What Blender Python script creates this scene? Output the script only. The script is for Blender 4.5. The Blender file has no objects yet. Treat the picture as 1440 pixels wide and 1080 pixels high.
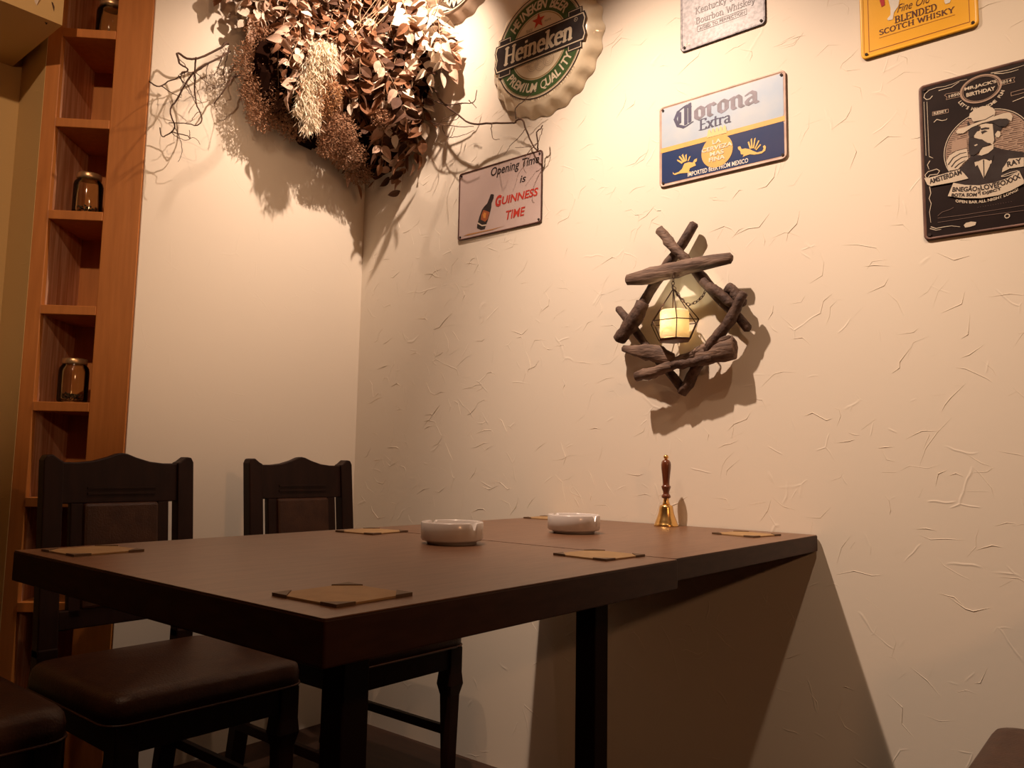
import bpy, bmesh, math, random
from mathutils import Vector, Matrix
PI = math.pi
SC = bpy.context.scene
COL = SC.collection
rnd = random.Random(7)

# ------------------------------------------------------------------ camera
F_PX, YAW, PITCH, ROLL = 1112.7, math.radians(39.63), math.radians(5.843), math.radians(1.018)
fw = Vector((-math.sin(YAW)*math.cos(PITCH), math.cos(YAW)*math.cos(PITCH), math.sin(PITCH)))
rt = Vector((math.cos(YAW), math.sin(YAW), 0)); up = rt.cross(fw)
r2 = rt*math.cos(ROLL)+up*math.sin(ROLL); u2 = -rt*math.sin(ROLL)+up*math.cos(ROLL)
cam = bpy.data.cameras.new('camera'); co = bpy.data.objects.new('camera', cam); COL.objects.link(co)
cam.sensor_width = 36; cam.lens = F_PX/1440*36; cam.clip_start = .02
co.matrix_world = Matrix(((r2.x, u2.x, -fw.x, 2.253), (r2.y, u2.y, -fw.y, -1.843), (r2.z, u2.z, -fw.z, .880), (0, 0, 0, 1)))
SC.camera = co

# ------------------------------------------------------------------ exposure, world, lamps
SC.view_settings.view_transform = 'Standard'; SC.view_settings.look = 'None'
SC.view_settings.gamma = 1; SC.view_settings.use_curve_mapping = False
SC.view_settings.exposure = 0.08
w = bpy.data.worlds.new('room_air'); SC.world = w; w.use_nodes = True
w.node_tree.nodes['Background'].inputs[0].default_value = (1, .45, .16, 1)
w.node_tree.nodes['Background'].inputs[1].default_value = .02

def spot(name, loc, aim, watts, col, deg, blend, radius=.018):
    l = bpy.data.lights.new(name, 'SPOT'); l.energy = watts; l.color = col
    l.spot_size = math.radians(deg); l.spot_blend = blend; l.shadow_soft_size = radius
    o = bpy.data.objects.new(name, l); COL.objects.link(o); o.location = loc
    o.rotation_euler = (Vector(aim)-Vector(loc)).to_track_quat('-Z', 'Y').to_euler(); return o
def bulb(name, loc, watts, col, radius=.03):
    l = bpy.data.lights.new(name, 'POINT'); l.energy = watts; l.color = col; l.shadow_soft_size = radius
    o = bpy.data.objects.new(name, l); COL.objects.link(o); o.location = loc; return o
KEY = (1, .732, .555)
spot('spot_lamp_ornament', (1.03, -.86, 2.66), (1.42, 0, 1.14), 178, KEY, 74, 1)
spot('spot_lamp_flowers', (.72, -.37, 2.66), (.12, -.20, 1.92), 88, KEY, 96, 1, .012)
spot('added_spot_signs', (2.30, -1.0, 2.70), (2.22, 0, 1.35), 64, (1, .70, .47), 62, 1, .03)  # added spot that brightens the right-hand signs and wall
spot('spot_lamp_table', (1.06, -1.52, 2.66), (1.0, -1.05, .6), 30, (1, .64, .40), 78, 1, .02)
spot('added_spot_shelf', (2.20, -2.60, 2.70), (-.16, -1.0, 1.72), 120, (1, .66, .42), 31, .8, .03)  # added narrow spot, brightens the niche panels and stiles
spot('spot_lamp_room', (4.2, -1.7, 1.9), (.2, -.7, .9), 44, (1, .48, .22), 75, .8, .06)

# ------------------------------------------------------------------ materials
def mat(name, col, rough=.6, metal=0., col2=None, scale=8., stretch=(1, 1, 1), detail=4., bump=0., bscale=None, lo=.35, hi=.65, spec=.5, coat=0., sss=0.):
    m = bpy.data.materials.new(name); m.use_nodes = True; nt = m.node_tree; b = nt.nodes['Principled BSDF']
    b.inputs['Base Color'].default_value = (*col, 1); b.inputs['Roughness'].default_value = rough
    b.inputs['Metallic'].default_value = metal; b.inputs['Specular IOR Level'].default_value = spec
    b.inputs['Coat Weight'].default_value = coat
    if col2 or bump:
        tc = nt.nodes.new('ShaderNodeTexCoord'); mp = nt.nodes.new('ShaderNodeMapping')
        mp.inputs['Scale'].default_value = stretch; nt.links.new(tc.outputs['Object'], mp.inputs[0])
        no = nt.nodes.new('ShaderNodeTexNoise'); no.inputs['Scale'].default_value = scale; no.inputs['Detail'].default_value = detail
        nt.links.new(mp.outputs[0], no.inputs['Vector'])
        if col2:
            cr = nt.nodes.new('ShaderNodeValToRGB'); cr.color_ramp.elements[0].position = lo; cr.color_ramp.elements[1].position = hi
            cr.color_ramp.elements[0].color = (*col, 1); cr.color_ramp.elements[1].color = (*col2, 1)
            nt.links.new(no.outputs[0], cr.inputs[0]); nt.links.new(cr.outputs[0], b.inputs['Base Color'])
        if bump:
            src = no
            if bscale:
                src = nt.nodes.new('ShaderNodeTexNoise'); src.inputs['Scale'].default_value = bscale
                nt.links.new(mp.outputs[0], src.inputs['Vector'])
            bp = nt.nodes.new('ShaderNodeBump'); bp.inputs['Strength'].default_value = bump; bp.inputs['Distance'].default_value = .004
            nt.links.new(src.outputs[0], bp.inputs['Height']); nt.links.new(bp.outputs[0], b.inputs['Normal'])
    return m

def plaster(name, col, strength):
    m = mat(name, col, .85, spec=.25); nt = m.node_tree; b = nt.nodes['Principled BSDF']
    tc = nt.nodes.new('ShaderNodeTexCoord'); prev = None
    def crease(sc, rot, width, msc, mlo):
        mp = nt.nodes.new('ShaderNodeMapping'); mp.inputs['Rotation'].default_value = rot
        nt.links.new(tc.outputs['Object'], mp.inputs[0])
        dn = nt.nodes.new('ShaderNodeTexNoise'); dn.inputs['Scale'].default_value = 9
        nt.links.new(mp.outputs[0], dn.inputs['Vector'])
        mx = nt.nodes.new('ShaderNodeMix'); mx.data_type = 'VECTOR'; mx.inputs['Factor'].default_value = .04
        nt.links.new(mp.outputs[0], mx.inputs['A']); nt.links.new(dn.outputs['Color'], mx.inputs['B'])
        v = nt.nodes.new('ShaderNodeTexVoronoi'); v.feature = 'DISTANCE_TO_EDGE'; v.inputs['Scale'].default_value = sc
        nt.links.new(mx.outputs['Result'], v.inputs['Vector'])
        r = nt.nodes.new('ShaderNodeMapRange'); r.inputs['From Max'].default_value = width; r.inputs['To Min'].default_value = 1; r.inputs['To Max'].default_value = 0
        nt.links.new(v.outputs['Distance'], r.inputs['Value'])
        n2 = nt.nodes.new('ShaderNodeTexNoise'); n2.inputs['Scale'].default_value = msc; n2.inputs['Detail'].default_value = 1
        nt.links.new(mp.outputs[0], n2.inputs['Vector'])
        r3 = nt.nodes.new('ShaderNodeMapRange'); r3.inputs['From Min'].default_value = mlo; r3.inputs['From Max'].default_value = mlo+.08
        nt.links.new(n2.outputs[0], r3.inputs['Value'])
        mu = nt.nodes.new('ShaderNodeMath'); mu.operation = 'MULTIPLY'
        nt.links.new(r.outputs[0], mu.inputs[0]); nt.links.new(r3.outputs[0], mu.inputs[1]); return mu
    a = crease(5.0, (0, .4, 0), .012, 11, .58); c = crease(7.5, (.3, 1.3, 0), .016, 13, .60)
    ad = nt.nodes.new('ShaderNodeMath'); ad.operation = 'ADD'
    nt.links.new(a.outputs[0], ad.inputs[0]); nt.links.new(c.outputs[0], ad.inputs[1])
    fine = nt.nodes.new('ShaderNodeTexNoise'); fine.inputs['Scale'].default_value = 60; fine.inputs['Detail'].default_value = 3
    nt.links.new(tc.outputs['Object'], fine.inputs['Vector'])
    fm = nt.nodes.new('ShaderNodeMath'); fm.operation = 'MULTIPLY_ADD'; fm.inputs[1].default_value = .25
    nt.links.new(fine.outputs[0], fm.inputs[0]); nt.links.new(ad.outputs[0], fm.inputs[2])
    bp = nt.nodes.new('ShaderNodeBump'); bp.inputs['Strength'].default_value = strength; bp.inputs['Distance'].default_value = .0022
    nt.links.new(fm.outputs[0], bp.inputs['Height']); nt.links.new(bp.outputs[0], b.inputs['Normal'])
    return m

def leafy(name, col, col2, tr=.25):
    m = mat(name, col, .7, col2=col2, scale=14, spec=.3); nt = m.node_tree; b = nt.nodes['Principled BSDF']
    t = nt.nodes.new('ShaderNodeBsdfTranslucent'); t.inputs[0].default_value = (*[c*.8 for c in col], 1)
    mx = nt.nodes.new('ShaderNodeMixShader'); mx.inputs[0].default_value = tr
    nt.links.new(b.outputs[0], mx.inputs[1]); nt.links.new(t.outputs[0], mx.inputs[2])
    nt.links.new(mx.outputs[0], nt.nodes['Material Output'].inputs[0]); return m

M = {}
M['wall'] = plaster('cream_plaster', (.80, .725, .615), .28)
M['wall_smooth'] = plaster('smooth_cream_plaster', (.80, .725, .615), .10)
M['alcove'] = plaster('dim_light_tinted_plaster', (.62, .43, .19), .15)  # mustard tint puts dim orange light into the plaster colour
M['ceiling'] = mat('ceiling_paint', (.52, .34, .21), .9)
M['far_wall'] = mat('warm_brown_far_wall', (.38, .135, .055), .9)
M['floor'] = mat('dark_floor_wood', (.03, .012, .006), .5, col2=(.05, .02, .01), scale=6, stretch=(1, 8, 1))
M['orange_wood'] = mat('orange_stained_wood', (.46, .165, .035), .5, col2=(.55, .205, .046), scale=7, stretch=(9, 9, .8), bump=.12, lo=.3, hi=.7)
M['panel_wood'] = mat('pale_grained_panel', (.52, .23, .11), .55, col2=(.80, .50, .33), scale=9, stretch=(10, 10, .5), bump=.2, lo=.4, hi=.72)
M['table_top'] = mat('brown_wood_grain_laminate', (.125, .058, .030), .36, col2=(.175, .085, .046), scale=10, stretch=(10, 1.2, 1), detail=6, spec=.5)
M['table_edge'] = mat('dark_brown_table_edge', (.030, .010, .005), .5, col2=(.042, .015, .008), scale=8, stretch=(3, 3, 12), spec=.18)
M['black_metal'] = mat('dark_painted_metal', (.010, .003, .002), .5, spec=.15)
M['chair_wood'] = mat('dark_stained_chair_wood', (.012, .0035, .002), .5, col2=(.019, .006, .0035), scale=9, stretch=(4, 4, 1), spec=.18)
M['leather'] = mat('brown_leather', (.032, .010, .004), .42, col2=(.048, .017, .007), scale=30, bump=.25, bscale=220, spec=.3)
M['ceramic'] = mat('white_ceramic', (.60, .56, .54), .22, spec=.5, coat=.2)
M['card'] = mat('tan_card', (.30, .180, .075), .6, col2=(.35, .215, .09), scale=40)
M['card_corner'] = mat('dark_leather_corner', (.10, .055, .026), .55)
M['brass'] = mat('polished_brass', (.86, .56, .22), .26, 1, col2=(.80, .50, .18), scale=20)
M['bell_wood'] = mat('varnished_red_brown_wood', (.11, .025, .010), .25, col2=(.16, .045, .018), scale=12, stretch=(6, 6, 1), coat=.5)
M['driftwood'] = mat('grey_brown_driftwood', (.034, .015, .010), .75, col2=(.115, .066, .046), scale=12, stretch=(5, 5, 5), bump=.6, bscale=28, lo=.3, hi=.7)
M['driftwood_pale'] = mat('pale_brown_driftwood', (.055, .028, .019), .75, col2=(.24, .155, .112), scale=10, stretch=(1.5, 9, 9), bump=.7, bscale=22, lo=.3, hi=.7)
M['wire'] = mat('dark_bronze_wire', (.05, .02, .012), .4, .6)
M['lantern_base'] = mat('red_brown_base_plate', (.20, .075, .045), .5)
M['lid'] = mat('worn_gold_lid', (.62, .40, .20), .35, .8, col2=(.75, .55, .33), scale=30)
M['twig'] = mat('dark_twig_bark', (.06, .028, .015), .8, col2=(.10, .05, .028), scale=40)
M['stem'] = mat('pale_dried_stem', (.42, .27, .16), .8)
M['leaf_a'] = leafy('pale_dried_leaf', (.80, .67, .53), (.90, .79, .66))
M['leaf_b'] = leafy('rosy_dried_leaf', (.62, .41, .30), (.72, .51, .38))
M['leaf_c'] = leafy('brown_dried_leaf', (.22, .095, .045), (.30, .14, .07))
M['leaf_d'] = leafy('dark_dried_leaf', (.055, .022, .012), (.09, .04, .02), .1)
M['moss'] = leafy('reddish_brown_moss', (.36, .19, .105), (.52, .31, .19))
M['fluff'] = leafy('orange_brown_fluff', (.52, .29, .14), (.64, .39, .21))
M['pampas'] = leafy('cream_pampas', (.84, .72, .54), (.90, .80, .64))
M['core'] = mat('gap_shade_black', (.012, .004, .002), 1, spec=.05)
M['debris'] = mat('dark_dried_filling', (.05, .035, .02), .9, col2=(.16, .12, .09), scale=60)
M['hole'] = mat('dark_nail_hole', (.02, .008, .006), .8)

def glass(name):
    """thin clear jar glass: mostly see-through, shining at grazing angles"""
    m = bpy.data.materials.new(name); m.use_nodes = True; nt = m.node_tree
    for n in list(nt.nodes):
        if n.type == 'BSDF_PRINCIPLED': nt.nodes.remove(n)
    t = nt.nodes.new('ShaderNodeBsdfTransparent'); t.inputs[0].default_value = (.95, .95, .90, 1)
    g = nt.nodes.new('ShaderNodeBsdfGlossy'); g.inputs['Roughness'].default_value = .06
    fr = nt.nodes.new('ShaderNodeFresnel'); fr.inputs['IOR'].default_value = 1.38
    mx = nt.nodes.new('ShaderNodeMixShader'); nt.links.new(fr.outputs[0], mx.inputs[0])
    nt.links.new(t.outputs[0], mx.inputs[1]); nt.links.new(g.outputs[0], mx.inputs[2])
    nt.links.new(mx.outputs[0], nt.nodes['Material Output'].inputs[0]); return m
M['glass'] = glass('clear_jar_glass')
def candle_mat():
    m = bpy.data.materials.new('cream_candle_shell'); m.use_nodes = True; nt = m.node_tree; b = nt.nodes['Principled BSDF']
    b.inputs['Base Color'].default_value = (.90, .83, .70, 1); b.inputs['Roughness'].default_value = .7
    tc = nt.nodes.new('ShaderNodeTexCoord'); wv = nt.nodes.new('ShaderNodeTexVoronoi'); wv.inputs['Scale'].default_value = 190
    nt.links.new(tc.outputs['Object'], wv.inputs['Vector'])
    bp = nt.nodes.new('ShaderNodeBump'); bp.inputs['Strength'].default_value = .5; bp.inputs['Distance'].default_value = .002
    nt.links.new(wv.outputs['Distance'], bp.inputs['Height']); nt.links.new(bp.outputs[0], b.inputs['Normal'])
    t = nt.nodes.new('ShaderNodeBsdfTranslucent'); t.inputs[0].default_value = (1, .88, .62, 1)
    mx = nt.nodes.new('ShaderNodeMixShader'); mx.inputs[0].default_value = .35
    nt.links.new(b.outputs[0], mx.inputs[1]); nt.links.new(t.outputs[0], mx.inputs[2])
    nt.links.new(mx.outputs[0], nt.nodes['Material Output'].inputs[0]); return m
M['candle'] = candle_mat()
def flame_mat():
    m = bpy.data.materials.new('candle_flame'); m.use_nodes = True; b = m.node_tree.nodes['Principled BSDF']
    b.inputs['Emission Color'].default_value = (1, .62, .2, 1); b.inputs['Emission Strength'].default_value = 14; return m
M['flame'] = flame_mat()
_inks = {}
def ink(r, g, b, rough=.45, wear=.12):
    k = (r, g, b, rough, wear)
    if k not in _inks:
        _inks[k] = mat('sign_print_ink', (r, g, b), rough, col2=tuple(min(1, c*(1-wear)+.02) for c in (r, g, b)), scale=45, lo=.3, hi=.75, spec=.35)
    return _inks[k]

# ------------------------------------------------------------------ mesh helpers
class MB:
    def __init__(s): s.v = []; s.f = []; s.sm = []
    def add(s, vs, fs, smooth=False):
        o = len(s.v); s.v += [tuple(p) for p in vs]; s.f += [tuple(i+o for i in f) for f in fs]; s.sm += [smooth]*len(fs); return s
    def box(s, x0, x1, y0, y1, z0, z1, m=None):
        vs = [(x, y, z) for z in (z0, z1) for y in (y0, y1) for x in (x0, x1)]
        if m: vs = [m @ Vector(p) for p in vs]
        return s.add(vs, [(0, 2, 3, 1), (4, 5, 7, 6), (0, 1, 5, 4), (2, 6, 7, 3), (0, 4, 6, 2), (1, 3, 7, 5)])
    def prism(s, poly, a, b, m=None):
        """polygon in local xy pushed from z=a to z=b, mapped by m"""
        n = len(poly); vs = [Vector((p[0], p[1], a)) for p in poly]+[Vector((p[0], p[1], b)) for p in poly]
        if m: vs = [m @ p for p in vs]
        return s.add(vs, [tuple(range(n-1, -1, -1)), tuple(range(n, 2*n))]+[(i, (i+1) % n, n+(i+1) % n, n+i) for i in range(n)])
    def lathe(s, prof, n=32, m=None, cap0=True, cap1=True):
        vs = []; fs = []
        for r, z in prof:
            for k in range(n):
                a = 2*PI*k/n; vs.append(Vector((r*math.cos(a), r*math.sin(a), z)))
        for i in range(len(prof)-1):
            for k in range(n):
                k2 = (k+1) % n; fs.append((i*n+k, i*n+k2, (i+1)*n+k2, (i+1)*n+k))
        if cap0: fs.append(tuple(range(n-1, -1, -1)))
        if cap1: fs.append(tuple(range((len(prof)-1)*n, len(prof)*n)))
        if m: vs = [m @ p for p in vs]
        return s.add(vs, fs, True)
    def tube(s, pts, rad, n=6, flat=1., caps=True, jit=0., rg=None):
        P = [Vector(p) for p in pts]; R = rad if isinstance(rad, (list, tuple)) else [rad]*len(P)
        vs = []; fs = []; ref = None
        for i, p in enumerate(P):
            d = (P[min(i+1, len(P)-1)]-P[max(i-1, 0)])
            if d.length < 1e-9: d = Vector((0, 0, 1))
            d.normalize()
            if ref is None:
                ref = Vector((0, 1, 0)) if abs(d.y) < .9 else Vector((1, 0, 0))
            a = (ref - d*ref.dot(d))
            if a.length < 1e-6: a = d.orthogonal()
            a.normalize(); b = d.cross(a); ref = a
            for k in range(n):
                t = 2*PI*k/n; j = 1+(rg.uniform(-jit, jit) if rg else 0)
                vs.append(p+(a*math.cos(t)*flat+b*math.sin(t))*R[i]*j)
        m = len(P)
        for i in range(m-1):
            for k in range(n):
                k2 = (k+1) % n; fs.append((i*n+k, i*n+k2, (i+1)*n+k2, (i+1)*n+k))
        if caps: fs += [tuple(range(n-1, -1, -1)), tuple(range((m-1)*n, m*n))]
        return s.add(vs, fs, True)
    def mesh(s, name, m):
        me = bpy.data.meshes.new(name); me.from_pydata(s.v, [], s.f)
        me.polygons.foreach_set('use_smooth', s.sm)
        me.update()
        bm = bmesh.new(); bm.from_mesh(me); bmesh.ops.recalc_face_normals(bm, faces=bm.faces); bm.to_mesh(me); bm.free()
        if m: me.materials.append(m)
        return me
    def build(s, name, m, parent=None, bevel=0., label=None):
        me = s.mesh(name, m); o = bpy.data.objects.new(name, me); COL.objects.link(o)
        if parent: o.parent = parent
        if bevel:
            b = o.modifiers.new('bevel', 'BEVEL'); b.width = bevel; b.segments = 2; b.limit_method = 'ANGLE'; b.angle_limit = math.radians(40)
        if label: o['label'] = label
        return o
def flat_build(name, polys, m, parent, y):
    """2-D polygons (x,z) laid in the plane y, facing the room (-y)"""
    mb = MB()
    for poly in polys:
        e = (len(mb.f) % 12)*2.4e-5            # overlapping strokes must not share one plane
        me = [(p[0], y-e, p[1]) for p in poly]; mb.add(me, [tuple(range(len(me)))])
    me = bpy.data.meshes.new(name); me.from_pydata(mb.v, [], mb.f); me.update(); me.materials.append(m)
    bm = bmesh.new(); bm.from_mesh(me)
    for f in bm.faces:
        f.normal_update()
        if f.normal.y > 0: f.normal_flip()
    bmesh.ops.triangulate(bm, faces=bm.faces); bm.to_mesh(me); bm.free()
    o = bpy.data.objects.new(name, me); COL.objects.link(o); o.parent = parent; return o
def empty(name, loc, label, cat, group=None, rz=0):
    o = bpy.data.objects.new(name, None); COL.objects.link(o); o.location = loc; o.rotation_euler = (0, 0, rz); o.empty_display_size = .05
    o['label'] = label; o['category'] = cat
    if group: o['group'] = group
    return o
def struct(name, mb, m, label=None):
    o = mb.build(name, m); o['kind'] = 'structure'
    if label: o['label'] = label
    return o
def copy_tree(o, parent=None):
    c = o.copy(); COL.objects.link(c)
    if parent: c.parent = parent
    for ch in list(o.children): copy_tree(ch, c)
    return c

# ------------------------------------------------------------------ lettering (all drawn from strokes or the built-in font)
def font_polys(s, shear=0., bold=0.):
    cu = bpy.data.curves.new('lettering', 'FONT'); cu.body = s; cu.size = 1; cu.shear = shear; cu.offset = bold; cu.resolution_u = 3
    o = bpy.data.objects.new('lettering', cu); COL.objects.link(o)
    dg = bpy.context.evaluated_depsgraph_get(); me = bpy.data.meshes.new_from_object(o.evaluated_get(dg))
    polys = [[tuple(me.vertices[i].co[:2]) for i in p.vertices] for p in me.polygons]
    bpy.data.objects.remove(o); bpy.data.curves.remove(cu); bpy.data.meshes.remove(me)
    if bold and any(not -1 < q[1] < 2 for pl in polys for q in pl): return font_polys(s, shear, bold*.5 if bold > .006 else 0.)   # thickening spiked: thinner
    return polys
def hull(pts):
    pts = sorted(set((round(x, 6), round(y, 6)) for x, y in pts)); lo = []; hi = []
    cr = lambda o, a, b: (a[0]-o[0])*(b[1]-o[1])-(a[1]-o[1])*(b[0]-o[0])
    for p in pts:
        while len(lo) > 1 and cr(lo[-2], lo[-1], p) <= 0: lo.pop()
        lo.append(p)
    for p in reversed(pts):
        while len(hi) > 1 and cr(hi[-2], hi[-1], p) <= 0: hi.pop()
        hi.append(p)
    return lo[:-1]+hi[:-1]
def arc(cx, cy, rx, ry, a0, a1, n=7):
    return [(cx+rx*math.cos(math.radians(a0+(a1-a0)*i/n)), cy+ry*math.sin(math.radians(a0+(a1-a0)*i/n))) for i in range(n+1)]
XH = .66
def G(w, strokes, serif=()): return (w, strokes, serif)
GL = {
 'H': G(.82, [[(.17, 0), (.17, 1)], [(.65, 0), (.65, 1)], [(.17, .5), (.65, .5)]], [(.17, 0), (.17, 1), (.65, 0), (.65, 1)]),
 'K': G(.80, [[(.17, 0), (.17, 1)], [(.62, 1), (.2, .45)], [(.32, .58), (.66, 0)]], [(.17, 0), (.17, 1), (.64, 1), (.66, 0)]),
 'B': G(.72, [[(.17, 0), (.17, 1)], [(.17, 1)]+arc(.36, .76, .2, .24, 90, -90)+[(.17, .52)], [(.17, .52)]+arc(.38, .26, .22, .26, 90, -90)+[(.17, 0)]], [(.12, 0), (.12, 1)]),
 'S': G(.60, [arc(.31, .75, .2, .25, 25, 190)+arc(.30, .26, .22, .26, 90, -150)], []),
 'W': G(1.0, [[(.08, 1), (.3, 0), (.5, .85), (.7, 0), (.92, 1)]], [(.08, 1), (.92, 1)]),
 'E': G(.68, [[(.17, 0), (.17, 1)], [(.17, 1), (.58, 1), (.58, .84)], [(.17, .52), (.48, .52)], [(.17, 0), (.6, 0), (.6, .18)]], [(.12, 0), (.12, 1)]),
 'L': G(.62, [[(.17, 0), (.17, 1)], [(.17, 0), (.56, 0), (.56, .2)]], [(.17, 1), (.12, 0)]),
 'N': G(.82, [[(.17, 0), (.17, 1)], [(.17, 1), (.65, 0)], [(.65, 0), (.65, 1)]], [(.17, 0), (.12, 1), (.65, 1)]),
 'D': G(.78, [[(.17, 0), (.17, 1)], [(.17, 1)]+arc(.34, .5, .33, .5, 90, -90)+[(.17, 0)]], [(.12, 0), (.12, 1)]),
 'C': G(.72, [arc(.4, .5, .3, .5, 45, 315, 10)], []),
 'O': G(.80, [arc(.4, .5, .31, .5, 0, 360, 14)], []),
 'T': G(.70, [[(.35, 0), (.35, 1)], [(.06, .84), (.06, 1), (.64, 1), (.64, .84)]], [(.35, 0)]),
 'I': G(.36, [[(.18, 0), (.18, 1)]], [(.18, 0), (.18, 1)]),
 'Y': G(.74, [[(.08, 1), (.37, .48), (.66, 1)], [(.37, .5), (.37, 0)]], [(.08, 1), (.66, 1), (.37, 0)]),
 'F': G(.64, [[(.17, 0), (.17, 1)], [(.17, 1), (.58, 1), (.58, .84)], [(.17, .52), (.48, .52)]], [(.12, 0), (.12, 1)]),
 'a': G(.56, [arc(.25, .5, .17, .16, 150, 0)+[(.42, .05), (.52, 0)], arc(.25, .19, .17, .19, 70, 400)], []),
 'b': G(.60, [[(.14, 0), (.14, 1)], arc(.31, .33, .19, .33, 150, -150)], [(.1, 1)]),
 'c': G(.52, [arc(.29, .33, .21, .33, 45, 315, 10)], []),
 'e': G(.54, [[(.08, .36), (.46, .36)]+arc(.28, .33, .2, .33, 0, 310, 10)], []),
 'g': G(.58, [arc(.26, .38, .18, .28, 0, 360, 10), [(.44, XH), (.44, -.12)]+arc(.27, -.12, .17, .15, 0, -150)], []),
 'h': G(.62, [[(.14, 0), (.14, 1)], arc(.31, .42, .17, .24, 160, 0)+[(.48, 0)]], [(.14, 0), (.48, 0), (.1, 1)]),
 'i': G(.30, [[(.15, 0), (.15, XH)], [(.15, .86), (.15, .92)]], [(.15, 0), (.11, XH)]),
 'k': G(.60, [[(.14, 0), (.14, 1)], [(.47, XH), (.17, .3)], [(.26, .38), (.5, 0)]], [(.14, 0), (.1, 1), (.46, XH), (.5, 0)]),
 'n': G(.62, [[(.14, 0), (.14, XH)], arc(.31, .42, .17, .24, 160, 0)+[(.48, 0)]], [(.14, 0), (.48, 0), (.1, XH)]),
 'o': G(.58, [arc(.29, .33, .2, .33, 0, 360, 12)], []),
 'r': G(.46, [[(.14, 0), (.14, XH)], arc(.3, .42, .16, .22, 170, 40)], [(.14, 0), (.1, XH)]),
 's': G(.46, [arc(.23, .49, .14, .17, 25, 200)+arc(.22, .17, .16, .17, 90, -150)], []),
 't': G(.40, [[(.16, .9), (.16, .1)]+arc(.26, .1, .1, .1, 180, 300), [(.03, XH), (.34, XH)]], []),
 'u': G(.62, [[(.14, XH), (.14, .22)]+arc(.3, .22, .16, .22, 180, 360)+[(.47, XH)], [(.47, .2), (.47, 0)]], [(.1, XH), (.43, XH), (.5, 0)]),
 'x': G(.56, [[(.08, XH), (.48, 0)], [(.46, XH), (.1, 0)]], [(.08, XH), (.48, 0), (.46, XH), (.1, 0)]),
 'y': G(.58, [[(.08, XH), (.29, 0)], [(.5, XH), (.22, -.26), (.1, -.24)]], [(.08, XH), (.5, XH)]),
 ' ': G(.34, []), '.': G(.2, [[(.1, 0), (.1, .05)]]),
}
# a broken-pen set for the old blackletter word
BL = {
 'C': G(.80, [[(.62, .86), (.46, 1), (.2, .84), (.08, .5), (.18, .16), (.42, 0), (.68, .14)], [(.46, .92), (.46, .12)], [(.60, 1.04), (.60, .18)], [(.24, .74), (.24, .26)]]),
 'o': G(.54, [[(.14, .14), (.14, .54), (.28, .68), (.44, .54), (.44, .14), (.28, 0), (.14, .14)]]),
 'r': G(.46, [[(.06, .58), (.16, .66), (.16, .08), (.26, 0)], [(.16, .56), (.30, .68), (.40, .56)]]),
 'n': G(.60, [[(.06, .58), (.16, .66), (.16, .08), (.24, 0)], [(.16, .54), (.34, .68), (.46, .54), (.46, .08), (.56, .0)]]),
 'a': G(.58, [[(.12, .56), (.28, .68), (.44, .56), (.44, .08), (.54, 0)], [(.44, .36), (.26, .38), (.12, .22), (.14, .08), (.26, 0), (.44, .16)]]),
 ' ': G(.3, []),
}
def nib_polys(s, table=GL, thick=.085, thin=.022, ang=12., slab=.028, serif_w=.10):
    ca, sa = math.cos(math.radians(ang)), math.sin(math.radians(ang)); out = []; x = 0
    offs = [(i*thick*ca-j*thin*sa, i*thick*sa+j*thin*ca) for i in (-1, 1) for j in (-1, 1)]
    for ch in s:
        wd, st, *se = table.get(ch, table[' '])
        for pl in st:
            for a, b in zip(pl[:-1], pl[1:]):
                out.append(hull([(x+p[0]+o[0], p[1]+o[1]) for p in (a, b) for o in offs]))
        for p in (se[0] if se else ()):
            y0 = p[1]-(slab*2 if p[1] > .3 else 0)
            hw = serif_w+thick*.6
            out.append([(x+p[0]-hw, y0), (x+p[0]+hw, y0), (x+p[0]+hw, y0+slab*2), (x+p[0]-hw, y0+slab*2)])
        x += wd
    return out
def bounds(polys):
    xs = [p[0] for q in polys for p in q]; ys = [p[1] for q in polys for p in q]; return min(xs), max(xs), min(ys), max(ys)
def fit(polys, x0, x1, z0, z1, z0r=None, skew=0.):
    a, b, c, d = bounds(polys)
    return [[(x0+(p[0]-a)/(b-a)*(x1-x0)+skew*((p[1]-c)/(d-c)), z0+(p[1]-c)/(d-c)*(z1-z0)) for p in q] for q in polys]
def on_arc(s, cx, cz, r, a_mid, step, h, top=True, shear=0., bold=.0, wide=1., poly=None):
    """letters set one by one on a circle; angles in degrees, read left to right"""
    out = []; n = len(s)
    for i, ch in enumerate(s):
        if ch == ' ': continue
        pl = (poly or (lambda c: font_polys(c, shear, bold)))(ch); a, b, c, d = bounds(pl)
        ang = a_mid+((n-1)/2-i)*step*(1 if top else -1)
        t = math.radians(ang); rot = t-PI/2 if top else t+PI/2
        sc = h/.7
        for q in pl:
            o = []
            for px, py in q:
                lx, ly = (px-(a+b)/2)*sc*wide, py*sc-(0 if top else 0)
                o.append((cx+r*math.cos(t)+lx*math.cos(rot)-ly*math.sin(rot), cz+r*math.sin(t)+lx*math.sin(rot)+ly*math.cos(rot)))
            out.append(o)
    return out
def ring_poly(cx, cz, ro, ri, n=64, a0=0, a1=360, sx=1.):
    out = []
    for i in range(n):
        t0, t1 = math.radians(a0+(a1-a0)*i/n), math.radians(a0+(a1-a0)*(i+1)/n)
        out.append([(cx+sx*r*math.cos(t), cz+r*math.sin(t)) for r, t in ((ro, t0), (ro, t1), (ri, t1), (ri, t0))])
    return out
def disc_poly(cx, cz, r, n=40, sx=1.): return [[(cx+sx*r*math.cos(2*PI*i/n), cz+r*math.sin(2*PI*i/n)) for i in range(n)]]
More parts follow.
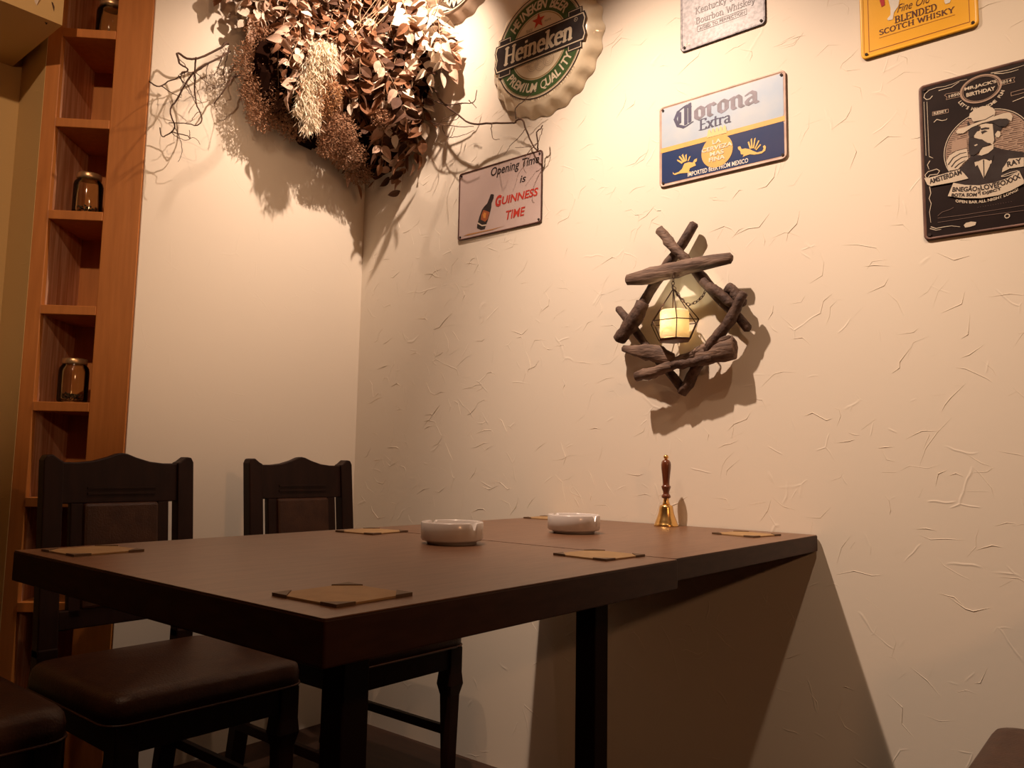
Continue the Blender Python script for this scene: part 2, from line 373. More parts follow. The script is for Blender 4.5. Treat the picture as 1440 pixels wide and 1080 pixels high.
def stroke_polys(pts, w0, w1=None):
    out = []; n = len(pts)-1; w1 = w0 if w1 is None else w1
    for i in range(n):
        a, b = Vector(pts[i]), Vector(pts[i+1]); d = b-a
        if d.length < 1e-9: continue
        d.normalize(); nn = Vector((-d.y, d.x))
        wa, wb = (w0+(w1-w0)*i/n)/2, (w0+(w1-w0)*(i+1)/n)/2
        out.append([tuple(a+nn*wa), tuple(a-nn*wa), tuple(b-nn*wb+d*w0*.2), tuple(b+nn*wb+d*w0*.2)])
    return out
def rrect(x0, x1, z0, z1, r, n=5):
    out = []
    for cx, cz, a in ((x1-r, z1-r, 0), (x0+r, z1-r, 90), (x0+r, z0+r, 180), (x1-r, z0+r, 270)):
        for i in range(n+1):
            t = math.radians(a+90*i/n); out.append((cx+r*math.cos(t), cz+r*math.sin(t)))
    return out
# ------------------------------------------------------------------ the room
RH = 2.75
struct('wall_right', MB().box(-.06, 4.6, 0, .1, 0, RH), M['wall'], 'cream trowelled plaster wall hung with metal signs')
struct('wall_left', MB().box(-.05, 0, -.815, 0, 0, RH), M['wall_smooth'], 'smooth cream wall behind the chairs')
struct('floor', MB().box(-1.2, 4.6, -4.6, .1, -.05, 0), M['floor'])
struct('ceiling', MB().box(-1.2, 4.6, -4.6, .1, RH, RH+.05), M['ceiling'])
struct('wall_far', MB().box(4.5, 4.6, -4.6, 0, 0, RH), M['far_wall'])
struct('wall_near', MB().box(-1.2, 4.6, -4.6, -4.5, 0, RH), M['far_wall'])
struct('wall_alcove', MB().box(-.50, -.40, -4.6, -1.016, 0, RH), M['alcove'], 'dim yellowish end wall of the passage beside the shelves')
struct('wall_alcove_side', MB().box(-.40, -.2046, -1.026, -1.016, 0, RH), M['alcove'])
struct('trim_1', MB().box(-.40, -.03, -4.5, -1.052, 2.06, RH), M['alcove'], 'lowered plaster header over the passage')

# raised trowel strokes in the plaster, real little ridges
def ridges():
    rg = random.Random(11); mb = MB()
    for i in range(1350):
        x, z = rg.uniform(.05, 2.6), rg.uniform(.35, 2.5)
        a = rg.choice([.25, .1, -.2, .5, .9, -.7, 1.25, -1.1])+rg.uniform(-.15, .15); n = rg.choice([1, 1, 2, 2, 3])
        pts = [(x, z)]
        for k in range(n):
            l = rg.uniform(.010, .042); pts.append((pts[-1][0]+l*math.cos(a), pts[-1][1]+l*math.sin(a))); a += rg.choice([-1, 1])*rg.uniform(.1, 1.0)
        hw = rg.uniform(.0006, .0012); h = rg.uniform(.0004, .0011)
        vs = []; m = len(pts)
        for j, p in enumerate(pts):
            q = Vector(pts[min(j+1, m-1)])-Vector(pts[max(j-1, 0)]); q.normalize(); nn = (-q.y, q.x)
            t = 1 if 0 < j < m-1 else .25
            vs += [(p[0]+nn[0]*hw*t, .0005, p[1]+nn[1]*hw*t), (p[0], -h*t, p[1]), (p[0]-nn[0]*hw*t, .0005, p[1]-nn[1]*hw*t)]
        fs = []
        for j in range(m-1):
            for k in range(2): fs.append((j*3+k, j*3+k+1, j*3+k+4, j*3+k+3))
        mb.add(vs, fs)
    o = mb.build('plaster_ridge', M['wall'], bpy.data.objects['wall_right']); o['kind'] = 'stuff'
ridges()

# ------------------------------------------------------------------ corner shelf on the 45 degree end of the left wall
PX, PY = 0., -.821
def sh(s, d): return (PX-.70711*s-.70711*d, PY-.70711*s+.70711*d)
shelf_root = empty('corner_shelf', (PX, PY, 0), 'tall narrow orange-brown wooden niche shelf built into the wall end', 'shelf', rz=math.radians(-135))
MB().box(0, .101, -.02, 0, 0, RH).build('stile', M['orange_wood'], shelf_root, .002)
MB().box(.25, .290, -.02, 0, 0, RH).build('stile', M['orange_wood'], shelf_root, .002)
MB().box(.25, .262, -.22, -.02, 0, RH).build('side_panel', M['panel_wood'], shelf_root, label='grained pinkish inner side panel')
MB().box(.089, .101, -.22, -.02, 0, RH).build('side_panel', M['panel_wood'], shelf_root)
MB().box(.085, .266, -.232, -.22, 0, RH).build('back_panel', M['orange_wood'], shelf_root)
SHZ = [2.404, 2.13, 1.856, 1.582, 1.307, 1.033, .768, .485, .21]
for z in SHZ:
    MB().box(.101, .25, -.22, .002, z-.026, z).build('shelf', M['orange_wood'], shelf_root, .0015)

# glass jars
def jar(z, s, d, lid, label):
    x, y = sh(s, d)
    r = empty('glass_jar', (x, y, z+.0005), label, 'jar', 'glass jars on the corner shelf')
    prof = [(.030, .0), (.0385, .004), (.040, .010), (.040, .090), (.038, .100), (.031, .110), (.030, .119)]
    inn = [(.0285, .119), (.0285, .111), (.0355, .099), (.0375, .090), (.0375, .011), (.035, .006)]
    mb = MB().lathe(prof, 24, None, True, False); n0 = len(mb.v)
    mb = MB().lathe(prof+inn, 24, None, True, True)
    mb.build('jar_body', M['glass'], r)
    if lid:
        MB().lathe([(.0325, .111), (.0335, .113), (.0335, .124), (.032, .127), (.004, .1275)], 28).build('lid', M['lid'], r, label='dull gold screw lid')
    rg = random.Random(int(z*100)); mb = MB()
    for i in range(46):
        a, q = rg.uniform(0, 2*PI), .031*math.sqrt(rg.random()); zz = .011+rg.random()*.016
        m = Matrix.Translation((q*math.cos(a), q*math.sin(a), zz)) @ Matrix.Rotation(rg.uniform(0, 6), 4, (rg.random(), rg.random(), .3))
        mb.box(-.0035, .0035, -.002, .002, -.0015, .0015, m)
    o = mb.build('filling', M['debris'], r); o['kind'] = 'stuff'
jar(2.13, .150, .075, True, 'glass jar with grey dried bits on the topmost visible shelf, cut by the picture edge')
jar(1.582, .170, .055, True, 'lidded glass jar on the middle shelf, level with the branch shadow')
jar(1.033, .170, .050, True, 'lidded glass jar on the lowest stocked shelf, above the chair back')

# ------------------------------------------------------------------ dining chairs (facing the table, backs to the left wall)
XZ = Matrix(((1, 0, 0, 0), (0, 0, 1, 0), (0, 1, 0, 0), (0, 0, 0, 1)))
CX = .45
LEAN = Matrix(((0, -.103, 1, .2764-CX), (1, 0, 0, 0), (0, 1, 0, 0), (0, 0, 0, 1)))
def make_chair(y, label):
    r = empty('dining_chair', (CX, y, 0), label, 'chair', 'dark wooden chairs along the left wall')
    for s in (-1, 1):
        mb = MB()
        y0, y1 = sorted((s*.143, s*.187))
        mb.prism([(.145-CX, 0), (.180-CX, 0), (.252-CX, .40), (.252-CX, .44), (.212-CX, .44), (.212-CX, .40)], y0, y1, XZ)
        p = [(s*.143, .42), (s*.187, .42), (s*.187, .872), (s*.181, .884), (s*.168, .886), (s*.152, .874), (s*.143, .870)]
        mb.prism(p, -.018, .018, LEAN)
        mb.build('back_post', M['chair_wood'], r, .003)
    top = [(.147, .868), (.105, .868), (.07, .872), (.035, .882), (.012, .891), (0, .893)]
    poly = [(-.147, .768), (.147, .768)]+top+[(-a, b) for a, b in reversed(top[:-1])]
    MB().prism(poly, -.013, .011, LEAN).build('crest_rail', M['chair_wood'], r, .003)
    mb = MB()
    for zz in (.803, .789): mb.prism([(-.085, zz), (.085, zz), (.085, zz+.005), (-.085, zz+.005)], .010, .014, LEAN)
    mb.build('bead_moulding', M['chair_wood'], r)
    for s in (-1, 1):
        a, b = sorted((s*.092, s*.122))
        MB().prism([(a, .50), (b, .50), (b, .770), (a, .770)], -.010, .010, LEAN).build('panel_stile', M['chair_wood'], r, .003)
    MB().prism([(-.142, .475), (.142, .475), (.142, .520), (-.142, .520)], -.010, .010, LEAN).build('lower_rail', M['chair_wood'], r, .003)
    MB().prism(rrect(-.093, .093, .518, .769, .008), -.008, .017, LEAN).build('back_cushion', M['leather'], r, .008)
    # seat pad with rounded rim and a low crown
    mb = MB(); N_, rings = 28, [(1.0, .372), (1.0, .398), (.985, .414), (.95, .424), (.85, .4300), (.5, .4345), (.0001, .436)]
    base = rrect(-.215, .215, -.222, .222, .045, 6); n = len(base); vs = []; fs = []
    for k, zz in rings:
        for a, b in base: vs.append((a*k+.485-CX, b*k, zz))
    for i in range(len(rings)-1):
        for k in range(n): fs.append((i*n+k, i*n+(k+1) % n, (i+1)*n+(k+1) % n, (i+1)*n+k))
    fs.append(tuple(range(n-1, -1, -1))); mb.add(vs, fs, True)
    mb.build('seat_cushion', M['leather'], r)
    pts = [(a*1.004+.485-CX, b*1.004, .374) for a, b in base]; pts.append(pts[0])
    MB().tube(pts, .0028, 6).build('piping', M['leather'], r)
    mb = MB()
    mb.box(.665-CX, .690-CX, -.165, .165, .315, .371); mb.box(.27-CX, .292-CX, -.165, .165, .315, .371)
    for s in (-1, 1): mb.box(.25-CX, .67-CX, s*.19-.011, s*.19+.011, .315, .371)
    mb.build('seat_rail', M['chair_wood'], r, .002)
    for s in (-1, 1):
        q = s*.182; mb = MB()
        rings = [(.024, .371), (.024, .30), (.027, .27), (.020, .24), (.017, .12), (.015, .03), (.019, .02), (.019, 0)]
        vs = []; fs = []
        for h, zz in rings: vs += [(.672-CX+a*h, q+b*h, zz) for a, b in ((-1, -1), (1, -1), (1, 1), (-1, 1))]
        for i in range(len(rings)-1):
            for k in range(4): fs.append((i*4+k, i*4+(k+1) % 4, i*4+4+(k+1) % 4, i*4+4+k))
        fs += [(3, 2, 1, 0), tuple(range(len(vs)-4, len(vs)))]
        mb.add(vs, fs).build('front_leg', M['chair_wood'], r, .003)
    for s in (-1, 1): MB().box(.20-CX, .67-CX, s*.182-.008, s*.182+.008, .13, .155).build('stretcher', M['chair_wood'], r, .002)
    return r
ch = make_chair(-.91, 'dark wooden chair nearer the shelves, seat pushed under the near table')
for y, lb in ((-.365, 'dark wooden chair farthest back, its back close to the room corner'), (-1.415, 'dark wooden chair at the left picture edge, only its brown seat showing')):
    c = copy_tree(ch); c.location = (CX, y, 0); c['label'] = lb

c = copy_tree(ch); c.location = (2.23, -.322, 0); c.rotation_euler.z = PI; c['label'] = 'dark wooden chair at the bottom right picture corner, only a brown seat corner showing'; del c['group']

# ------------------------------------------------------------------ two tables end to end
def table(rr, x0, x1, y0, y1, th, label):
    cx, cy = (x0+x1)/2, (y0+y1)/2
    r = empty('dining_table', (cx, cy, 0), label, 'table', 'brown tables pushed end to end')
    a, b = x0-cx, x1-cx; c, d = y0-cy, y1-cy; zt = .735
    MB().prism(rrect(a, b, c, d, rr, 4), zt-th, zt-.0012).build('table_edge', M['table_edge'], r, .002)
    MB().prism(rrect(a+.0008, b-.0008, c+.0008, d-.0008, rr, 4), zt-.0012, zt).build('table_top', M['table_top'], r)
    MB().box(-.026, .026, -.026, .026, .02, zt-th-.012).build('column', M['black_metal'], r, .003)
    MB().box(-.15, .15, -.15, .15, zt-th-.012, zt-th).build('top_plate', M['black_metal'], r)
    MB().box(-.22, .22, -.22, .22, 0, .02).build('base_plate', M['black_metal'], r, .006)
table(.008, .868, 1.635, -.680, -.003, .036, 'wall-side brown table with one end against the plaster wall')
table(.003, .866, 1.643, -1.372, -.684, .046, 'near brown table projecting into the room with its corner in front')

# ------------------------------------------------------------------ things on the tables
TZ = .735
def coaster(x, y, rz, label):
    r = empty('coaster', (x, y, TZ+.0003), label, 'coaster', 'square tan coasters on the tables', rz)
    h = .052
    MB().prism(rrect(-h, h, -h, h, .004, 3), 0, .0022).build('card', M['card'], r)
    for sx, sy in ((1, 1), (-1, 1), (-1, -1), (1, -1)):
        MB().prism([(sx*(h+.0012), sy*(h+.0012)), (sx*(h+.0012), sy*(h-.024)), (sx*(h-.024), sy*(h+.0012))], -.0002, .0034).build('corner_mount', M['card_corner'], r)
coaster(1.552, -1.279, .03, 'square tan coaster nearest the viewer at the front table corner')
coaster(.958, -1.292, .05, 'square tan coaster at the far left table corner near the shelf')
coaster(.957, -.730, .10, 'square tan coaster in front of the farther chair, beside the table joint')
coaster(1.529, -.738, -.07, 'square tan coaster on the right edge close to the table joint')
coaster(.930, -.070, .08, 'square tan coaster against the wall half hidden by the far ashtray')
coaster(1.523, -.137, -.18, 'square tan coaster at the wall corner right of the bell')

def ashtray(x, y, a0, label):
    r = empty('ashtray', (x, y, TZ+.0003), label, 'ashtray', 'white ceramic ashtrays')
    N = 96; H = .038
    def rim(t, lo):
        z = H
        for k in (0, PI):
            d = (t-a0-k+PI) % (2*PI)-PI; wv = abs(d)/.105
            if wv < 1: z = min(z, lo+(H-lo)*(wv**4))
        return z
    prof = [(.0455, 0, 0), (.0465, .0045, 0), (.0545, .0065, 0), (.0572, .010, 0), (.0572, .0385, 1), (.0560, .0395, 1), (.0500, .0395, 1), (.0488, .0385, 1), (.0470, .014, 0), (.043, .0105, 0)]
    vs = []; fs = []
    for q, z, e in prof:
        for k in range(N):
            t = 2*PI*k/N; zz = min(z, rim(t, .026)+(.0015 if z > .039 else 0)) if e else z
            vs.append((q*math.cos(t), q*math.sin(t), zz))
    for i in range(len(prof)-1):
        for k in range(N): fs.append((i*N+k, i*N+(k+1) % N, (i+1)*N+(k+1) % N, (i+1)*N+k))
    fs += [tuple(range(N-1, -1, -1)), tuple(range((len(prof)-1)*N, len(prof)*N))]
    MB().add(vs, fs, True).build('bowl', M['ceramic'], r)
ashtray(1.233, -.776, math.radians(-2), 'white round ashtray on the near table, in front of the joint')
ashtray(1.243, -.403, math.radians(-2), 'white round ashtray on the wall-side table, behind the joint')

bell = empty('hand_bell', (1.279, -.054, TZ+.0003), 'small brass hand bell with turned dark wooden handle beside the wall', 'bell')
MB().lathe([(.0302, 0), (.0308, .0015), (.0285, .0055), (.0272, .0085), (.0268, .0095), (.0252, .0145), (.0248, .0155), (.0222, .022), (.0203, .028), (.0185, .035), (.0172, .043), (.0163, .0485), (.0150, .0510), (.0095, .0525)], 40).build('bell_cup', M['brass'], bell)
MB().lathe([(.0095, .0522), (.0088, .0560), (.0074, .0600), (.0068, .0660), (.0070, .0690)], 28).build('collar', M['brass'], bell)
MB().lathe([(.0070, .0680), (.0112, .0705), (.0115, .0740), (.0100, .0770), (.0076, .0800), (.0078, .0850), (.0108, .0930), (.0117, .0965), (.0117, .0985), (.0095, .1000), (.0085, .1030), (.0090, .1150), (.0104, .1290), (.0120, .1430), (.0124, .1520), (.0112, .1590), (.0080, .1635), (.0045, .1650)], 32).build('handle', M['bell_wood'], bell)
MB().lathe([(.0042, .1645), (.0038, .1670), (.0058, .1690), (.0064, .1720), (.0055, .1750), (.0030, .1768)], 24).build('knob', M['brass'], bell)

# ------------------------------------------------------------------ driftwood wall frame
orn = empty('driftwood_frame', (1.3, -.02, 1.06), 'rough driftwood sticks lashed into a wall frame around the lantern', 'wall decor')
OV = Vector((1.3, -.02, 1.06))
def stick(p0, p1, rads, seed, m='driftwood', flat=1., bend=.0, n=10):
    rg = random.Random(seed); a, b = Vector(p0)-OV, Vector(p1)-OV; k = 13; pts = []; R = []
    side = (b-a).cross(Vector((0, 1, 0))).normalized(); ln = (b-a).length
    ph = rg.uniform(0, 6)
    for i in range(k):
        t = i/(k-1); p = a.lerp(b, t)+side*(bend*math.sin(PI*t)+.0022*math.sin(ph+7*t))+Vector((0, rg.uniform(-.001, .001), 0))
        q = t*(len(rads)-1); j = min(int(q), len(rads)-2); r = rads[j]+(rads[j+1]-rads[j])*(q-j)
        e = min(t, 1-t); r *= (.62 if i in (0, k-1) else 1)*(1+rg.uniform(-.07, .07))
        if i == 0: p = a
        if i == 1: p = a+(b-a)*min(.02, .005/ln)
        if i == k-2: p = b-(b-a)*min(.02, .005/ln)
        pts.append(p); R.append(r)
    MB().tube(pts, R, n, flat, True, .10, rg).build('driftwood_stick', M[m], orn)
stick((1.350, -.028, 1.506), (1.129, -.034, 1.221), [.012, .0135, .014, .014, .015], 1)
stick((1.212, -.052, 1.312), (1.136, -.050, 1.214), [.015, .020, .021, .017], 2, bend=.004)
stick((1.256, -.048, 1.500), (1.345, -.052, 1.393), [.012, .0135, .012, .011], 3, 'driftwood_pale')
stick((1.345, -.030, 1.386), (1.490, -.030, 1.214), [.0135, .014, .0125, .0105], 4)
stick((1.376, -.048, 1.348), (1.462, -.050, 1.272), [.010, .013, .012, .009], 5)
stick((1.490, -.055, 1.303), (1.386, -.050, 1.163), [.012, .0135, .0145, .013], 6, bend=.006)
stick((1.388, -.040, 1.172), (1.309, -.030, 1.066), [.012, .0145, .0145, .013], 7)
stick((1.116, -.026, 1.312), (1.319, -.026, 1.068), [.0095, .011, .0105, .012, .013], 8)
stick((1.164, -.060, 1.375), (1.462, -.056, 1.391), [.013, .021, .021, .020, .018, .011], 9, 'driftwood_pale', .7, n=14)
stick((1.147, -.052, 1.195), (1.297, -.050, 1.152), [.004, .015, .021, .022, .013], 10, 'driftwood_pale', .6, bend=.004, n=12)
stick((1.272, -.050, 1.140), (1.463, -.046, 1.172), [.012, .018, .023, .028, .032], 11, 'driftwood_pale', .6, n=14)
stick((1.330, -.058, 1.158), (1.455, -.058, 1.197), [.003, .007, .008, .005], 12, 'driftwood_pale', .6)
stick((1.194, -.060, 1.113), (1.300, -.060, 1.136), [.013, .0155, .014, .012], 13, 'driftwood_pale')
stick((1.295, -.060, 1.135), (1.405, -.060, 1.150), [.011, .012, .011, .008], 14)
stick((1.436, -.030, 1.326), (1.480, -.030, 1.280), [.012, .014, .013, .010], 15)

# ------------------------------------------------------------------ wire lantern hanging in the frame
LC = Vector((1.308, -.062, 0)); LB = 1.197
lan = empty('wire_lantern', (LC.x, LC.y, LB), 'geometric dark wire lantern holding a lit cream candle, hung from the driftwood', 'lantern')
def hexp(r, z, a0): return [Vector((r*math.cos(a0+k*PI/3), r*math.sin(a0+k*PI/3)*.80, z)) for k in range(6)]
A0 = math.radians(-62)
mid, low, apex = hexp(.068, 1.247-LB, A0), hexp(.044, .004, A0), Vector((-.003, 0, 1.333-LB))
for k in range(6):
    MB().tube([apex, mid[k]], .0013, 6).build('wire', M['wire'], lan)
    MB().tube([mid[k], mid[(k+1) % 6]], .0013, 6).build('wire', M['wire'], lan)
    MB().tube([mid[k], low[k]], .0013, 6).build('wire', M['wire'], lan)
    MB().tube([low[k], low[(k+1) % 6]], .0015, 6).build('wire', M['wire'], lan)
MB().prism([(p.x*.98, p.y*.98) for p in low], 0, .007).build('base_plate', M['lantern_base'], lan)
mb = MB().lathe([(.0355, .0075), (.0365, .010), (.0365, .074), (.0345, .079), (.0310, .077), (.0310, .013)], 40, None, False, True)
mb.build('candle', M['candle'], lan, label='cream textured candle glowing from inside')
MB().lathe([(.0005, .046), (.004, .050), (.0052, .055), (.003, .062), (.0005, .068)], 12, Matrix.Translation((-.008, -.008, 0))).build('flame', M['flame'], lan)
bulb('candle_light', (LC.x-.008, LC.y-.012, LB+.056), .50, (1, .84, .55), .006)
def chain(name, pts, link, parent, off):
    mb = MB(); P = [Vector(p)-off for p in pts]; L = [0]
    for a, b in zip(P[:-1], P[1:]): L.append(L[-1]+(b-a).length)
    n = max(2, int(L[-1]/(link*.72)))
    for i in range(n):
        d = L[-1]*(i+.5)/n; j = max(k for k in range(len(L)-1) if L[k] <= d); t = (d-L[j])/(L[j+1]-L[j])
        c = P[j].lerp(P[j+1], t); ax = (P[j+1]-P[j]).normalized(); s = Vector((0, 1, 0)) if i % 2 else ax.cross(Vector((0, 1, 0))).normalized()
        if i % 2 == 0: s = (s+Vector((0, .5, 0))).normalized()
        pts2 = [c+ax*math.cos(q)*link*.5+s*math.sin(q)*link*.32 for q in [2*PI*k/8 for k in range(9)]]
        mb.tube(pts2, .0009, 5)
    mb.build(name, M['wire'], parent)
LO = Vector((LC.x, LC.y, LB))
chain('hanging_chain', [(1.312, -.072, 1.366), (1.307, -.070, 1.332)], .011, lan, LO)
chain('loose_chain', [(1.309, -.070, 1.336), (1.318, -.066, 1.318), (1.335, -.062, 1.294), (1.349, -.060, 1.286), (1.366, -.058, 1.292), (1.382, -.055, 1.305), (1.388, -.050, 1.320), (1.387, -.046, 1.350)], .013, lan, LO)
# ------------------------------------------------------------------ outlines of the sign artwork and of the branches, in metres
JU={
 'hat_crown': [(-.0189,.2486),(-.017,.2575),(-.0065,.2639),(.0061,.2669),(.0154,.2652),(.0244,.2589),(.0294,.2501),(.0276,.2414),(.0236,.2369),(.0096,.2352),(-.0106,.237),(-.015,.2475)],
 'hat_brim': [(-.0438,.2251),(-.0396,.2297),(-.0267,.23),(-.0076,.2343),(.0112,.2366),(.0283,.2393),(.0436,.2415),(.0548,.2393),(.0589,.2309),(.0563,.2207),(.0491,.2281),(.0356,.2318),(.0234,.2314),(.0048,.2309),(-.0142,.2267),(-.0304,.2178),(-.0415,.2198)],
 'face': [(.0008,.2283),(.0109,.2283),(.0231,.2241),(.024,.2073),(.0248,.1887),(.0214,.1804),(.0154,.1837),(.008,.1911),(.0004,.1968),(-.0057,.2002),(-.0103,.2033),(-.0109,.2072),(-.0052,.215),(-.0004,.2156),(.0021,.2205)],
 'brow': [(.0013,.2198),(.0106,.2201),(.0175,.2173),(.0166,.2148),(.0089,.2159),(.0027,.2157)],
 'eye': [(.0018,.2131),(.0088,.2141),(.0141,.2108),(.0087,.2095),(.0039,.207)],
 'shade': [(-.0205,.2265),(-.0047,.2279),(.0014,.2244),(-.002,.216),(-.0118,.2055),(-.0197,.2057),(-.021,.2135)],
 'beard': [(-.0205,.2059),(-.0119,.2037),(-.0057,.1993),(.0035,.196),(.0109,.1867),(.0192,.1837),(.0122,.1799),(.0028,.1786),(-.0037,.17),(-.0133,.1651),(-.021,.1687),(-.0219,.1894)],
 'mouth': [(-.0117,.1868),(-.0061,.1882),(-.0047,.186),(-.0094,.1844)],
 'cheek': [(.0044,.1782),(.0183,.1793),(.0238,.1816),(.0226,.1709),(.0131,.164),(.0007,.1617),(-.0039,.1645),(-.0005,.1729)],
 'ear': [(.0268,.201),(.0316,.2071),(.0361,.2041),(.0365,.1967),(.0326,.1922),(.0281,.1952)],
 'hair': [(.0239,.2258),(.0353,.2245),(.041,.2138),(.0376,.2056),(.0301,.2075),(.0258,.1958),(.0269,.1845),(.0247,.1851),(.024,.2073)],
 'hatshade': [(.0048,.2309),(.0234,.2311),(.0356,.2309),(.049,.2272),(.0532,.2197),(.0454,.2117),(.035,.2154),(.0247,.2256),(.0155,.228)],
 'swirl1': [(-.0859,.3174),(-.0911,.3121),(-.0979,.3121),(-.1028,.3184),(-.1008,.3257),(-.0922,.3319),(-.077,.3332),(-.0605,.3311),(-.0457,.3323),(-.0326,.335),(-.0198,.334)],
 'swirl2': [(-.0739,.3254),(-.0623,.3258),(-.0492,.3257),(-.0409,.3299),(-.0343,.3327)],
 'swirl3': [(.0242,.3344),(.038,.3328),(.0531,.3309),(.0682,.3316),(.0823,.3326)],
 'swirl4': [(.0303,.3315),(.0454,.3268),(.0605,.3258),(.0724,.3266)],
 'swash1': [(-.0854,.2572),(-.0794,.2623),(-.0696,.2568),(-.0614,.2565),(-.0597,.2589)],
 'line1': [(-.1031,.3087),(-.1028,.1868)],
 'line2': [(-.0972,.307),(-.0969,.1854)],
 'ban1': [(-.0628,.3115),(-.0603,.3137),(-.0319,.311),(-.0307,.3002),(-.0599,.3011),(-.0581,.3063)],
 'ban2': [(.0349,.3124),(.0659,.3121),(.0635,.3073),(.0655,.3021),(.0368,.3026)],
 'reset': [(-.0871,.2809),(-.0565,.279),(-.0568,.2714),(-.0874,.2728)],
}
JL={
 'hand': [(-.0645,.1647),(-.0576,.1763),(-.0445,.1825),(-.0252,.1834),(-.024,.1737),(-.0229,.1604),(-.0327,.1534),(-.0426,.1426),(-.0507,.1426),(-.0604,.1429)],
 'f1': [(-.0608,.1562),(-.0514,.1691),(-.0383,.1753),(-.0271,.1754)],
 'f2': [(-.0553,.1502),(-.0468,.1605),(-.0354,.1662),(-.0251,.1665)],
 'f3': [(-.0489,.1469),(-.0407,.1534),(-.0293,.1582)],
 'glass': [(-.0518,.2051),(-.0245,.2038),(-.0244,.185),(-.0428,.184),(-.0542,.1811)],
 'bow': [(-.0125,.1635),(-.0072,.1585),(.0037,.1605),(.0128,.1555),(.0229,.1586),(.0201,.1464),(.0126,.1501),(.0035,.1541),(-.006,.1508),(-.0113,.1539)],
 'shirt': [(-.0075,.1512),(-.0012,.1543),(.008,.1521),(.017,.1453),(.0143,.135),(.0034,.1118),(-.0063,.1416)],
 'tie': [(.0034,.1522),(.0053,.1518),(.0047,.1133),(.0032,.1128)],
 'collarL': [(-.0122,.1504),(-.0075,.1512),(-.0062,.1435),(-.011,.1409)],
 'collarR': [(.0156,.1475),(.0194,.1484),(.0184,.1413),(.0153,.1393)],
 'body': [(-.067,.1407),(-.0427,.1408),(-.023,.1585),(-.0162,.17),(-.0039,.1633),(.0243,.1747),(.0406,.1652),(.0751,.1513),(.0723,.0822),(-.0187,.1019),(-.0517,.1147)],
 'bannerA': [(-.1077,.1375),(-.1002,.1358),(-.0395,.141),(-.0319,.1308),(-.0244,.118),(-.05,.1162),(-.0958,.1167),(-.1023,.122)],
 'curlA': [(-.1058,.1438),(-.0998,.15),(-.083,.1519),(-.0774,.1468),(-.0818,.1402),(-.0967,.1417),(-.1002,.1358),(-.1043,.1377)],
 'bannerM': [(-.0525,.1149),(-.0312,.1056),(-.0063,.0992),(.0213,.0987),(.0441,.1027),(.0654,.1141),(.0727,.0928),(.0724,.0858),(.0505,.0762),(.0279,.071),(-.0027,.071),(-.0338,.0774),(-.0639,.0883)],
 'bannerR': [(.0423,.1321),(.0487,.1432),(.0746,.1397),(.0739,.1211),(.0494,.1223),(.0357,.1173),(.0375,.1259)],
 'foldR': [(.0347,.1103),(.0505,.1139),(.0624,.1148),(.0638,.1118),(.0443,.1081),(.0353,.1083)],
 'side1': [(-.0983,.1173),(-.0963,.1016),(-.1,.091),(-.0962,.0788),(-.1002,.0607),(-.0984,.0377)],
 'side2': [(-.0956,.174),(-.1009,.1656),(-.0979,.1554)],
 'side3': [(-.097,.1839),(-.0896,.1783)],
 'bot1': [(-.0987,.0283),(-.089,.0228),(-.0726,.0235),(-.0597,.0231),(-.0438,.0183)],
 'bot2': [(-.1005,.0248),(-.0891,.019),(-.0793,.0191)],
 'lineb1': [(-.085,.0446),(-.0335,.0422),(.0706,.0417)],
 'lineb2': [(-.0853,.0352),(-.0118,.0344),(.0702,.0312)],
 'sig': [(-.0848,.0492),(-.0764,.0561),(-.0617,.0588),(-.0543,.062)],
 'oval': [(-.0366,.0207),(-.0325,.0245),(-.0231,.0255),(-.0138,.0229),(-.0156,.0168),(-.025,.0149),(-.0345,.0148)],
 'ring': [(.0411,.0252)],
 'openL': [(-.0507,.0725),(.0637,.0734)],
 's2': [(-.0509,.0679),(-.0046,.0613)],
}
CO={
 'grifL_body': [(-.1337,.036),(-.1293,.0299),(-.1157,.0319),(-.1066,.0373),(-.0995,.0508),(-.0862,.0517),(-.0756,.0477),(-.0703,.055),(-.0629,.0562),(-.064,.0485),(-.0693,.0462),(-.0662,.038),(-.0725,.037),(-.0836,.0346),(-.0863,.0267),(-.0784,.0218),(-.105,.0259),(-.1158,.0268),(-.1266,.0257),(-.1326,.0296)],
 'gw1': [(-.1065,.0515),(-.121,.0635),(-.1194,.0667),(-.1032,.0558)],
 'gw2': [(-.1022,.0535),(-.1156,.0724),(-.1128,.0753),(-.0989,.0568)],
 'gw3': [(-.099,.0548),(-.1074,.0755),(-.1031,.078),(-.0957,.057)],
 'gw4': [(-.0957,.055),(-.0967,.0729),(-.0924,.0754),(-.0925,.0573)],
 'gw5': [(-.0904,.0547),(-.085,.0665),(-.0808,.0665),(-.0872,.055)],
 'grifR_body': [(.0489,.0593),(.0553,.0596),(.0591,.0509),(.0683,.0506),(.0793,.0459),(.0887,.0388),(.0991,.0325),(.1122,.033),(.1156,.0388),(.1133,.0441),(.1181,.0467),(.1217,.0411),(.1197,.0321),(.1107,.0273),(.099,.0278),(.0905,.0289),(.08,.0324),(.068,.0315),(.0617,.0296),(.0637,.0354),(.057,.038),(.0551,.0471),(.0494,.0534)],
 'hw1': [(.0802,.0457),(.0747,.0648),(.0786,.0662),(.084,.0467)],
 'hw2': [(.084,.0457),(.0825,.07),(.0863,.0728),(.0879,.0467)],
 'hw3': [(.0878,.0457),(.092,.0699),(.0958,.0713),(.0917,.0457)],
 'hw4': [(.0916,.0429),(.1018,.0627),(.1056,.0612),(.0954,.0429)],
 'hw5': [(.0944,.0403),(.1064,.052),(.1097,.0498),(.0972,.0386)],
}
